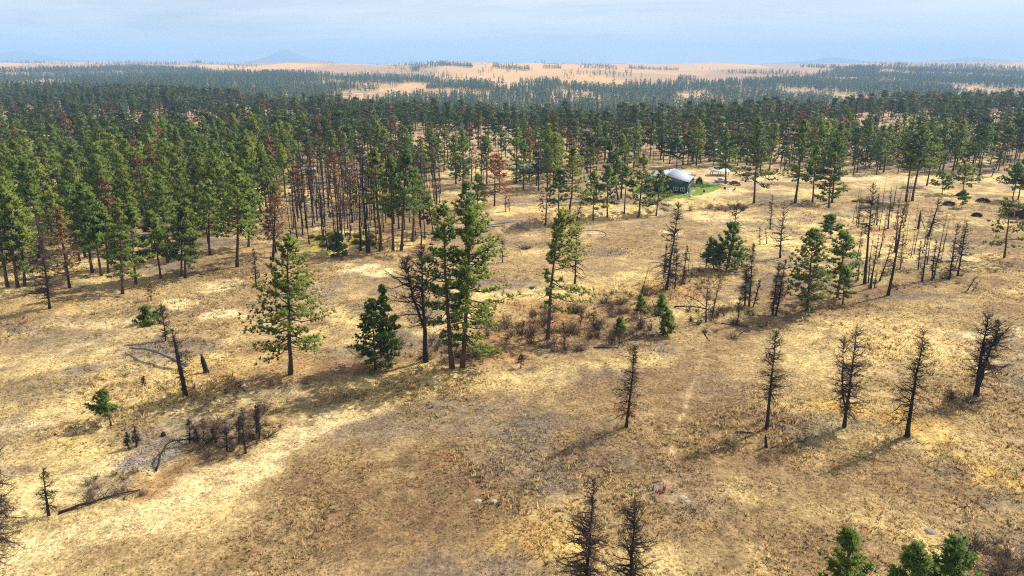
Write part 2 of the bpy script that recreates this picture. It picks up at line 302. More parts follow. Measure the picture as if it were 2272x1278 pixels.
M = dict(
    needle=mat('pine_needles', (.12, .195, .022), .6, .25, col2=(.225, .25, .028), rand=.22, trans=.38),
    needle_far=mat('pine_needles_distant', (.075, .125, .024), .7, .2, col2=(.135, .15, .024), rand=.25, trans=.3),
    brown=mat('dead_needles', (.20, .10, .045), .8, .1, col2=(.27, .14, .05), rand=.2, trans=.2),
    orange=mat('rust_needles', (.40, .15, .06), .8, .1, trans=.2),
    bark=mat('pine_bark', (.085, .055, .038), .95, .1, var=.4, scale=3, rand=.2, bump=.6),
    burnt=mat('charred_bark', (.028, .022, .019), .85, .2, var=.4, scale=4, rand=.3, bump=.5),
    twig=mat('dead_twigs', (.062, .043, .034), .95, .1, rand=.35, var=.35, scale=.7),
    shrub=mat('bare_shrub_wood', (.115, .075, .05), .95, .1, rand=.45),
    greywood=mat('weathered_wood', (.17, .15, .135), .9, .15, var=.35, scale=3, rand=.2, bump=.5),
    grass=mat('dry_grass', (.5, .35, .15), .85, .15, attr='Col', trans=.35),
    rock=mat('basalt_rock', (.23, .19, .155), .9, .2, var=.35, scale=4, rand=.3, bump=.7),
    pale_rock=mat('pale_rock', (.38, .32, .22), .9, .2, var=.2, scale=4, bump=.5))
# ground
gm = bpy.data.materials.new('dry_ground'); gm.use_nodes = True; t = gm.node_tree; b = t.nodes['Principled BSDF']
b.inputs['Roughness'].default_value = .95; b.inputs['Specular IOR Level'].default_value = .1
a = t.nodes.new('ShaderNodeAttribute'); a.attribute_name = 'Col'; tc_ = t.nodes.new('ShaderNodeTexCoord')
def noise(scale, detail, rough=.6):
    n = t.nodes.new('ShaderNodeTexNoise'); n.inputs['Scale'].default_value = scale; n.inputs['Detail'].default_value = detail; n.inputs['Roughness'].default_value = rough
    t.links.new(tc_.outputs['Object'], n.inputs['Vector']); return n
n1, n2 = noise(2.4, 5, .75), noise(.5, 6, .72)
r1 = t.nodes.new('ShaderNodeMapRange'); [setattr(r1.inputs[i], 'default_value', v) for i, v in ((1, .32), (2, .68), (3, .42), (4, 1.5))]; t.links.new(n1.outputs[0], r1.inputs[0])
r2 = t.nodes.new('ShaderNodeMapRange'); [setattr(r2.inputs[i], 'default_value', v) for i, v in ((1, .36), (2, .64), (3, .66), (4, 1.26))]; t.links.new(n2.outputs[0], r2.inputs[0])
ml = t.nodes.new('ShaderNodeMath'); ml.operation = 'MULTIPLY'; t.links.new(r1.outputs[0], ml.inputs[0]); t.links.new(r2.outputs[0], ml.inputs[1])
v = t.nodes.new('ShaderNodeVectorMath'); v.operation = 'SCALE'; t.links.new(a.outputs['Color'], v.inputs[0]); t.links.new(ml.outputs[0], v.inputs['Scale']); t.links.new(v.outputs[0], b.inputs['Base Color'])
bp = t.nodes.new('ShaderNodeBump'); bp.inputs['Strength'].default_value = .9; bp.inputs['Distance'].default_value = .3; t.links.new(n1.outputs[0], bp.inputs['Height']); t.links.new(bp.outputs[0], b.inputs['Normal'])

# ------------------------------------------------------------------ ground sheet
NC, NR = 480, 730
q = np.linspace(0, 1, NR - 23)
ynear = 42 + 290 * (q / .68) ** 1.25; yfar = 332 * np.exp((q - .68) / .32 * math.log(15000 / 332))
yy = np.concatenate([np.linspace(-60, 42, 24)[:-1], np.where(q < .68, ynear, yfar)])
u = np.linspace(-1, 1, NC)
Y = np.repeat(yy[:, None], NC, 1); X = u[None, :] * (52 + .95 * np.maximum(Y, 0))
fx, fy = X.ravel(), Y.ravel(); Z = hfun(fx, fy)
ii = np.arange(NR - 1)[:, None] * NC + np.arange(NC - 1)[None, :]
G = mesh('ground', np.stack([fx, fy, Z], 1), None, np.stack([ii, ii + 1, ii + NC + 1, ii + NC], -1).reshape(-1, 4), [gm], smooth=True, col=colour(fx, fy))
ob('ground', G, kind='structure', label='dry straw and brown grassland with low mounds', category='ground')
# ------------------------------------------------------------------ tree shapes
def pine_geo(seed, H, R, cb=.28, nb=70, cl=9, nl=9, ls=.42, prof=.9, side=0., dead=.5, tw=None, sub=True, k=7):
    """trunk, branches, needle clumps of a ponderosa pine standing at the origin"""
    rng = np.random.default_rng(seed); tw = tw or H * .0135 + .05
    tr, br, nd = MB(), MB(), MB()
    zs = np.linspace(-.25, H, 9); wob = np.cumsum(rng.normal(0, H * .004, (9, 2)), 0); wob -= wob[0]
    P = np.column_stack([wob, zs]); tr.tube(P, np.maximum(tw * (1 - zs.clip(0) / H) ** .85 * np.where(zs < .3, 1.25, 1), .02), k)
    br.tube(P * np.array([1, 1, .97]), .008, 3)             # unseen thin core, added inside the trunk to join the limbs
    def trunk_at(z): return np.array([np.interp(z, zs, P[:, 0]), np.interp(z, zs, P[:, 1]), z])
    tt = np.sort(rng.random(nb)) ** .9; CC, UU = [], []
    for i, t_ in enumerate(tt):
        z = H * (cb + (1 - cb) * t_ * .985); az = i * 2.4 + rng.normal(0, .5)
        pr = (min(1, .6 + t_ * 2.4)) * (1 - t_) ** prof + .06
        L = 1.22 * R * pr * rng.uniform(.5, 1.28) * (1 + side * math.cos(az)); L = max(L, .25)
        el = math.radians(-18 + 55 * t_ + rng.normal(0, 9)); d = np.array([math.cos(az) * math.cos(el), math.sin(az) * math.cos(el), math.sin(el)])
        p0 = trunk_at(z); s_ = np.linspace(0, 1, 4); pts = p0 + d * (s_ * L)[:, None]; pts[:, 2] += L * .16 * s_ ** 2 - L * .10 * np.sin(s_ * math.pi)
        pts[1:, :2] += rng.normal(0, L * .035, (3, 2))
        br.tube(pts, np.linspace(tw * .16 + .012 * L, .012, 4), 3, False)
        nc = max(2, int(round(cl * (.35 + .65 * L / R) * rng.uniform(.7, 1.3)))) if cl > 2 else cl
        f = rng.uniform(.28, 1.04, nc) ** .75; f[0] = 1
        cpos = np.column_stack([np.interp(f, s_, pts[:, j]) for j in range(3)])
        off = rng.normal(0, 1, (nc, 3)) * np.array([1, 1, .45]) * (.16 + .17 * L * (f * (1.15 - f * .5)))[:, None] * .62
        cpos = cpos + off; CC.append(cpos)
        o_ = cpos - (p0 + np.array([0, 0, -.4 * L])); o_ /= np.linalg.norm(o_, axis=1)[:, None] + 1e-6; UU.append(o_)
        if sub and nc > 2:
            st = cpos - off; dd = off; ln = np.linalg.norm(dd, axis=1) + 1e-6; br.spikes(st, dd / ln[:, None], ln, np.full(nc, .018), rng)
    c = np.concatenate(CC); u_ = np.concatenate(UU); c = np.concatenate([c, trunk_at(H)[None]]); u_ = np.concatenate([u_, [[0, 0, 1]]])
    n = len(c); sz = ls * rng.uniform(.7, 1.35, n)
    c2 = np.repeat(c, nl, 0); s2 = np.repeat(sz, nl); r = rng.normal(0, 1, (n * nl, 3)); r /= np.linalg.norm(r, axis=1)[:, None]
    d = r + np.repeat(u_, nl, 0) * .75 + np.array([0, 0, .35]); d /= np.linalg.norm(d, axis=1)[:, None] + 1e-6
    nd.blades(c2 + d * (s2 * .06)[:, None] + rng.normal(0, .05, c2.shape) * ls, d, s2 * rng.uniform(.7, 1.2, n * nl), s2 * rng.uniform(.15, .24, n * nl), rng, np.repeat(u_ * .9, nl, 0) + d * .7 + np.array([0, 0, .25]))
    if dead > 0:                                               # bare lower limbs
        for i in range(int(14 * dead)):
            z = H * rng.uniform(.10, cb + .12); az = rng.uniform(0, 6.28); L = R * rng.uniform(.35, .85); s_ = np.linspace(0, 1, 4)
            d_ = np.array([math.cos(az), math.sin(az), 0]); pts = trunk_at(z) + d_ * (s_ * L)[:, None]; pts[:, 2] -= L * .45 * s_ ** 1.5
            br.tube(pts, np.linspace(.05, .012, 4), 3, False)
            m = 7; f = rng.uniform(.35, 1, m); b0 = np.column_stack([np.interp(f, s_, pts[:, j]) for j in range(3)]); dd = rng.normal(0, 1, (m, 3)) + d_ * .8 - np.array([0, 0, .7]); dd /= np.linalg.norm(dd, axis=1)[:, None]
            br.spikes(b0, dd, rng.uniform(.25, .7, m), np.full(m, .014), rng)
    return tr, br, nd
def snag_geo(seed, H, R, cb=.12, nb=75, tw=None, droop=.35, top=1.0, fork=None, prof=.62, twn=8, thick=1.0, k=7, sub=1):
    """bare dead pine: trunk and drooping twiggy limbs"""
    rng = np.random.default_rng(seed); tw = tw or H * .012 + .06
    tr, br = MB(), MB(); stems = []
    zs = np.linspace(-.25, H, 9); wob = np.cumsum(rng.normal(0, H * .004, (9, 2)), 0); wob -= wob[0]
    P = np.column_stack([wob, zs]); stems.append((P, np.maximum(tw * (1 - .96 * (zs.clip(0) / H) ** top) * np.where(zs < .3, 1.3, 1), .018)))
    if fork:
        z0, dx, dy, hh = fork; s_ = np.linspace(0, 1, 8); b0 = np.array([np.interp(z0 * H, zs, P[:, 0]), np.interp(z0 * H, zs, P[:, 1]), z0 * H])
        Q_ = b0 + np.column_stack([dx * np.sin(s_ * 1.5), dy * np.sin(s_ * 1.5), s_ * hh]); Q_[1:, :2] += rng.normal(0, .12, (7, 2)); stems.append((Q_, np.linspace(tw * .7, .02, 8)))
    ph = rng.uniform(0, 6.28); gp = rng.uniform(.25, .8); bare = rng.uniform(.05, .32)
    for si, (S, Rd) in enumerate(stems):
        tr.tube(S, Rd, k); br.tube(S * np.array([1, 1, .97]) if si == 0 else S, .008, 3); zz = S[:, 2]; n_ = nb if si == 0 else nb * 2 // 3; h1 = zz[-1]  # the branches get an unseen core tube, added to link the limbs
        lo = H * cb if si == 0 else zz[2]
        for i in range(n_):
            t_ = rng.random() ** .95; z = lo + (h1 - lo) * t_; az = i * 2.4 + rng.normal(0, .6)
            L = R * (min(1, .5 + 2.2 * t_) * (1 - t_) ** prof + .07) * rng.uniform(.35, 1.15) * (1 + bare * math.cos(az - ph)) * (.45 if abs(t_ - gp) < .05 else 1)
            p0 = np.array([np.interp(z, zz, S[:, j]) for j in range(3)]); s_ = np.linspace(0, 1, 5)
            el = math.radians(rng.normal(10, 14) + 25 * t_); dr = droop * (1 - t_ * .9) * rng.uniform(.5, 1.4)
            d_ = np.array([math.cos(az) * math.cos(el), math.sin(az) * math.cos(el), math.sin(el)]); pts = p0 + d_ * (s_ * L)[:, None]
            pts[:, 2] -= L * dr * s_ ** 1.6 - L * .18 * s_ ** 4 * rng.uniform(0, 1.5); pts[1:] += rng.normal(0, L * .05, (4, 3))
            br.tube(pts, np.linspace(.022 + .016 * L, .010, 5) * thick, 3, False)
            m = int(twn * (.4 + L / max(R, .1)))
            if m:
                f = rng.uniform(.22, 1, m); b0 = np.column_stack([np.interp(f, s_, pts[:, j]) for j in range(3)])
                dd = rng.normal(0, 1, (m, 3)) + d_ * .9 + np.array([0, 0, .15 - droop * .8]); dd /= np.linalg.norm(dd, axis=1)[:, None]; tl = rng.uniform(.25, .8, m) * (.3 + .45 * L ** .5)
                br.spikes(b0, dd, tl, np.full(m, .0115 * thick), rng)
                if sub:
                    b1 = b0 + dd * (tl * .6)[:, None]; d2 = dd + rng.normal(0, .9, (m, 3)); d2 /= np.linalg.norm(d2, axis=1)[:, None]; br.spikes(b1, d2, tl * .6, np.full(m, .009 * thick), rng); b1 = b0 + dd * (tl * .35)[:, None]; d2 = dd + rng.normal(0, .9, (m, 3)); d2 /= np.linalg.norm(d2, axis=1)[:, None]; br.spikes(b1, d2, tl * .5, np.full(m, .009 * thick), rng)
    return tr, br
def tree_root(name, bx, by, tx, ty, label, cat, group=None, rz=None, px=True):
    if px:
        x, y, z = at(bx, by); d = ray(tx, ty); s_ = y / d[1]; top = np.array([d[0] * s_, y, CAMH + d[2] * s_])
        h = top[2] - z; lean = math.atan2(top[0] - x, h)
    o = ob(name, None, None, (x, y, z), label=label, category=cat)
    if group: o['group'] = group
    L = math.hypot(top[0] - x, h)
    o.matrix_world = Matrix.Translation((x, y, z)) @ Matrix.Rotation(lean, 4, 'Y') @ Matrix.Rotation(rz if rz is not None else (bx * 7.3) % 6.28, 4, 'Z')
    o.empty_display_size = 1
    return o, L
def pine(bx, by, tx, ty, label, R=.17, crown='needle', trunkm='bark', group=None, rz=None, **kw):
    o, H = tree_root('pine_tree', bx, by, tx, ty, label, 'tree', group, rz)
    near = by > 640
    kw['nb'] = int(kw.get('nb', (62 if near else 50) * (.75 + H / 60)) * 1.15); kw['cl'] = int(kw.get('cl', 11 if near else 11) * 1.5 + .5); kw.setdefault('nl', 14 if near else 9); kw['ls'] = kw.get('ls', .40 if near else .50) * (.95 if near else 1.1)
    tr, br, nd = pine_geo(int(bx * 3 + by), H, R * H * (1 if near else 1.22), **kw)
    ob('trunk', tr.me('trunk', M[trunkm], True), o); ob('branches', br.me('branches', M['twig']), o); ob('crown', nd.me('crown', M[crown]), o)
    return o
def snag(bx, by, tx, ty, label, R=.2, group=None, needles=0, rz=None, name='dead_pine', **kw):
    o, H = tree_root(name, bx, by, tx, ty, label, 'dead tree', group, rz)
    small = kw.get('nb', 60) <= 34
    if by > 640: kw['nb'] = int(kw.get('nb', 85) * 1.7); kw['thick'] = kw.get('thick', 1) * 1.3; kw['twn'] = int(kw.get('twn', 8) * 1.9)
    else: kw['nb'] = int(kw.get('nb', 55) * 1.3); kw['thick'] = kw.get('thick', 1.2) * 1.6; kw['twn'] = int(kw.get('twn', 7) * 1.4); kw.setdefault('sub', 1 if by > 600 else 0)
    tr, br = snag_geo(int(bx * 5 + by), H, R * H * 1.12, **kw)
    if small:                                              # little stems: one mesh
        n = tr.n; tr.V += br.V; tr.T += [q + n for q in br.T]; tr.Q += [q + n for q in br.Q]
        mw = o.matrix_world.copy(); pr = {k_: o[k_] for k_ in o.keys()}; bpy.data.objects.remove(o)
        o = ob(name, tr.me(name, M['burnt']), None, None, **pr); o.matrix_world = mw; return o
    ob('trunk', tr.me('trunk', M['burnt'], True), o); ob('branches', br.me('branches', M['twig']), o)
    return o
# ------------------------------------------------------------------ trees one can point at: green pines
pine(645, 830, 628, 522, 'broad full-crowned green pine standing alone beside the charred leaning snag', R=.235, cb=.2, prof=.75, nb=95, cl=12, dead=.8, rz=0)
pine(833, 820, 826, 668, 'short dark bushy pine in front of the slender pine, left of the forked dead tree', R=.27, cb=.08, prof=.7, nb=75, ls=.36, dead=0)
pine(862, 806, 847, 634, 'slender young pine rising behind the short bushy pine', R=.15, cb=.2, nb=60, dead=.2)
pine(1003, 817, 985, 452, 'tall sparse pine just right of the forked dead tree', R=.125, cb=.16, prof=.45, nb=92, cl=9, dead=1)
pine(1026, 815, 1052, 462, 'tallest pine of the middle group, heavy with foliage on its right side', R=.165, cb=.12, prof=.5, nb=110, cl=12, side=.45, dead=1, rz=0)
pine(1034, 560, 1034, 405, 'tapering pine whose top shows above the tallest middle pines', R=.20, cb=.25, nb=60)
pine(1215, 752, 1241, 470, 'leaning pine with a long bare trunk and foliage on the right only', R=.14, cb=.26, side=.75, prof=.5, nb=70, rz=0, dead=.6)
pine(1060, 462, 1060, 388, 'small pine left of the orange needled tree', R=.24, cb=.25, nb=45)
pine(247, 945, 229, 870, 'small leaning pine on the open slope near the left edge', R=.28, cb=.3, side=-.6, rz=0, nb=45, ls=.34, dead=.2)
pine(330, 719, 321, 682, 'low bushy pine sapling near two pale grass mounds', R=.55, cb=.15, nb=30, ls=.36, dead=0)
pine(750, 568, 748, 520, 'small rounded yellow-green pine at the foot of the burnt stand', R=.3, cb=.08, nb=40, prof=.6, dead=0)
pine(1467, 738, 1470, 655, 'young pine with a thin bare stem in the brush, left of two', R=.16, cb=.4, nb=30, ls=.36, dead=.2)
pine(1481, 745, 1484, 690, 'bushy pine sapling beside the thin-stemmed young pine in the brush', R=.26, cb=.12, nb=34, ls=.36, dead=0)
pine(1421, 732, 1424, 658, 'thin young pine tufted at the top amid grey brush', R=.15, cb=.5, nb=24, ls=.34, dead=.3)
pine(1374, 762, 1378, 708, 'small sparse sapling at the front of the grey brush', R=.18, cb=.4, nb=20, ls=.33, dead=.2)
pine(1791, 690, 1812, 512, 'dense tall green pine left of the pair beside the burnt grove', R=.22, cb=.14, prof=.55, nb=95, cl=11, dead=.4)
pine(1858, 660, 1872, 518, 'dark green pine with a sparse flat top, right of the pair beside the burnt grove', R=.2, cb=.28, prof=.5, nb=60)
pine(1869, 676, 1876, 592, 'small thin pine under the right pine of the pair', R=.24, cb=.2, nb=40, ls=.36)
pine(1612, 598, 1628, 500, 'green pine below a bare dead top, middle right', R=.28, cb=.15, prof=.6, nb=60)
pine(1584, 597, 1578, 530, 'smaller pine touching the green pine below the bare dead top', R=.24, cb=.25, nb=36)
pine(1844, 524, 1843, 480, 'lone little round pine on the open slope above the green pair', R=.32, cb=.25, nb=34, prof=.5, dead=0)
pine(2228, 572, 2243, 440, 'spreading pine with layered branches near the right edge below the brown cabin', R=.26, cb=.25, nb=30, cl=6, prof=.7, dead=.8)
pine(1885, 1470, 1886, 1180, 'dark green pine top poking up at the bottom edge, leftmost of three', R=.22, cb=.1, prof=.85, nb=100, cl=12, nl=12, ls=.32, dead=0)
pine(2035, 1440, 2034, 1208, 'green pine top at the bottom edge, middle of three', R=.25, cb=.1, prof=.8, nb=90, cl=11, nl=12, ls=.32, dead=0)
pine(2110, 1430, 2118, 1196, 'ragged green pine top at the bottom edge, rightmost of three', R=.24, cb=.1, prof=.7, nb=80, cl=11, nl=12, ls=.32, dead=0)
# pines along the gully and round the green house
for a_ in [
 (1240, 492, 1240, 372, 'thin sparse pine left of the big gully pine', dict(R=.15, cb=.35, nb=36)), (1262, 494, 1275, 328, 'big thick-trunked pine on the gully bank', dict(R=.19, cb=.3)),
 (1316, 488, 1319, 382, 'rounded pine on the gully bank, next right of the big thick-trunked one', dict(R=.21, cb=.28)), (1348, 482, 1352, 368, 'pine on the gully bank between the rounded pine and the conical one', dict(R=.19, cb=.3)),
 (1385, 474, 1390, 372, 'thin half-bare pine on the gully bank left of the conical pine', dict(R=.14, cb=.5, nb=26)), (1416, 482, 1427, 343, 'dark conical pine standing left in front of the green house', dict(R=.19, cb=.22, prof=.8)),
 (1456, 478, 1468, 378, 'open-crowned pine standing right in front of the green house', dict(R=.23, cb=.25)), (1372, 444, 1352, 312, 'tall dark pine behind the gully row, left of two', dict(R=.16, cb=.3)), (1378, 440, 1382, 300, 'tall dark pine behind the gully row, right of two', dict(R=.17, cb=.25)),
 (1673, 450, 1685, 288, 'large full pine right of the parked cars', dict(R=.2, cb=.3, dead=1)), (1764, 450, 1787, 266, 'tallest pine of the clump on the far field', dict(R=.16, cb=.3, dead=1)), (1802, 448, 1815, 325, 'middle pine of the clump on the far field', dict(R=.14, cb=.35)),
 (1838, 462, 1850, 340, 'bright green pine at the right end of the clump on the far field', dict(R=.2, cb=.18)), (1846, 450, 1862, 296, 'tall pine behind the right end of the clump', dict(R=.17, cb=.35)), (1610, 408, 1614, 283, 'pine rising behind the parked vehicles', dict(R=.19, cb=.3)),
 (1502, 372, 1503, 298, 'pine directly behind the green house roof', dict(R=.19, cb=.3)), (1526, 366, 1530, 290, 'pine behind the right end of the green house', dict(R=.17, cb=.3)), (2010, 447, 2032, 300, 'dark tall pine leaning right, left of the pair on the far field', dict(R=.17, cb=.5, dead=1)),
 (2024, 446, 2054, 272, 'dark tall pine leaning right, taller of the pair on the far field', dict(R=.15, cb=.45, dead=1)), (2056, 412, 2078, 306, 'straight-leaning pine at the far edge of the field', dict(R=.18, cb=.45)), (2090, 432, 2095, 383, 'small round-topped pine on the far field, left of two', dict(R=.36, cb=.4, nb=30, prof=.5, dead=0)),
 (2136, 432, 2144, 368, 'small round-topped pine on the far field, right of two', dict(R=.34, cb=.4, nb=34, prof=.5, dead=0)), (2134, 462, 2140, 424, 'tiny pine beside dark juniper-like bushes', dict(R=.3, cb=.3, nb=22, dead=0)), (2246, 446, 2262, 362, 'pine standing above the brown cabin at the right edge', dict(R=.28, cb=.4)),
 (2258, 444, 2276, 355, 'pine cut by the right edge above the brown cabin', dict(R=.24, cb=.4)), (845, 556, 832, 330, 'left trunk of the green clump in the burnt stand', dict(R=.13, cb=.42)), (872, 556, 868, 350, 'second trunk of the green clump in the burnt stand', dict(R=.12, cb=.42)),
 (890, 557, 903, 335, 'bushy pine at the right of the green clump in the burnt stand', dict(R=.15, cb=.38)), (915, 535, 921, 380, 'shorter pine at the right edge of the green clump in the burnt stand', dict(R=.18, cb=.45)), (962, 520, 950, 430, 'thin ragged pine between the burnt stand and the middle pines', dict(R=.16, cb=.3, nb=30)),
 # front row of the left wood
 (272, 652, 258, 440, 'front-row pine of the left wood, standing farthest forward with green skirts', dict(R=.17, cb=.2, dead=1)), (411, 616, 414, 445, 'front-row pine of the left wood with a forked base', dict(R=.19, cb=.25)), (402, 613, 400, 470, 'slimmer pine beside the fork-based pine', dict(R=.14, cb=.3)),
 (357, 618, 335, 470, 'front-row pine of the left wood leaning left', dict(R=.17, cb=.35)), (526, 592, 522, 372, 'big front-row pine with a clear reddish trunk and one low side limb', dict(R=.17, cb=.35, dead=1)), (551, 548, 552, 400, 'pine right behind the clear-trunked front pine', dict(R=.15, cb=.3)),
 (466, 566, 462, 400, 'front-row pine between the fork-based pine and the clear-trunked pine', dict(R=.16, cb=.35)), (225, 612, 200, 430, 'front-row pine left of the one with green skirts', dict(R=.16, cb=.35)), (40, 637, 12, 420, 'front-row pine near the left edge, middle of three close trunks', dict(R=.18, cb=.25)),
 (17, 637, -14, 425, 'front-row pine at the left edge, first of three close trunks', dict(R=.18, cb=.25)), (55, 635, 40, 450, 'front-row pine near the left edge, third of three close trunks', dict(R=.15, cb=.2)), (302, 630, 290, 455, 'pine just behind the front-row pine with green skirts', dict(R=.16, cb=.3)),
 (240, 606, 226, 455, 'slim pine behind the front row at left', dict(R=.14, cb=.4)), (372, 582, 352, 400, 'tall pine behind the leaning front-row pine', dict(R=.15, cb=.35)), (205, 605, 176, 410, 'pine left behind the front row, beside the brown one', dict(R=.16, cb=.35))]:
    pine(*a_[:5], **a_[5])
# brown and orange needled dead trees
pine(1097, 456, 1101, 345, 'dead pine with bright orange-red needles standing alone in the middle distance', R=.27, cb=.2, crown='orange', nb=60, cl=7, nl=7, ls=.45, trunkm='burnt', prof=.6)
pine(155, 639, 128, 462, 'dead pine with reddish brown needles in the left front row', R=.19, cb=.22, crown='brown', nb=64, cl=6, nl=6, ls=.42, trunkm='burnt')
pine(606, 572, 612, 408, 'dead tan-brown needled pine behind the broad lone pine', R=.17, cb=.2, crown='brown', nb=60, cl=6, nl=5, ls=.42, trunkm='burnt')
pine(335, 667, 335, 630, 'knee-high dead sapling with reddish needles on the open slope', R=.3, cb=.15, crown='brown', nb=26, cl=4, nl=5, ls=.3, trunkm='burnt', dead=0)
pine(1970, 655, 2006, 452, 'tall dead pine with rusty needle remains in the right grove', R=.12, cb=.3, crown='brown', nb=60, cl=3, nl=4, ls=.36, trunkm='burnt', dead=.8)
pine(728, 440, 735, 330, 'dead rust-topped pine in the burnt stand', R=.17, cb=.5, crown='brown', nb=36, cl=5, nl=6, trunkm='burnt')
pine(612, 560, 600, 440, 'second tan-brown dead pine just left of the larger one', R=.16, cb=.25, crown='brown', nb=44, cl=5, nl=5, trunkm='burnt')
pine(1210, 500, 1213, 388, 'thin dead pine with brownish needles at the start of the gully row', R=.17, cb=.2, crown='brown', nb=40, cl=3, nl=4, trunkm='burnt', dead=.8)
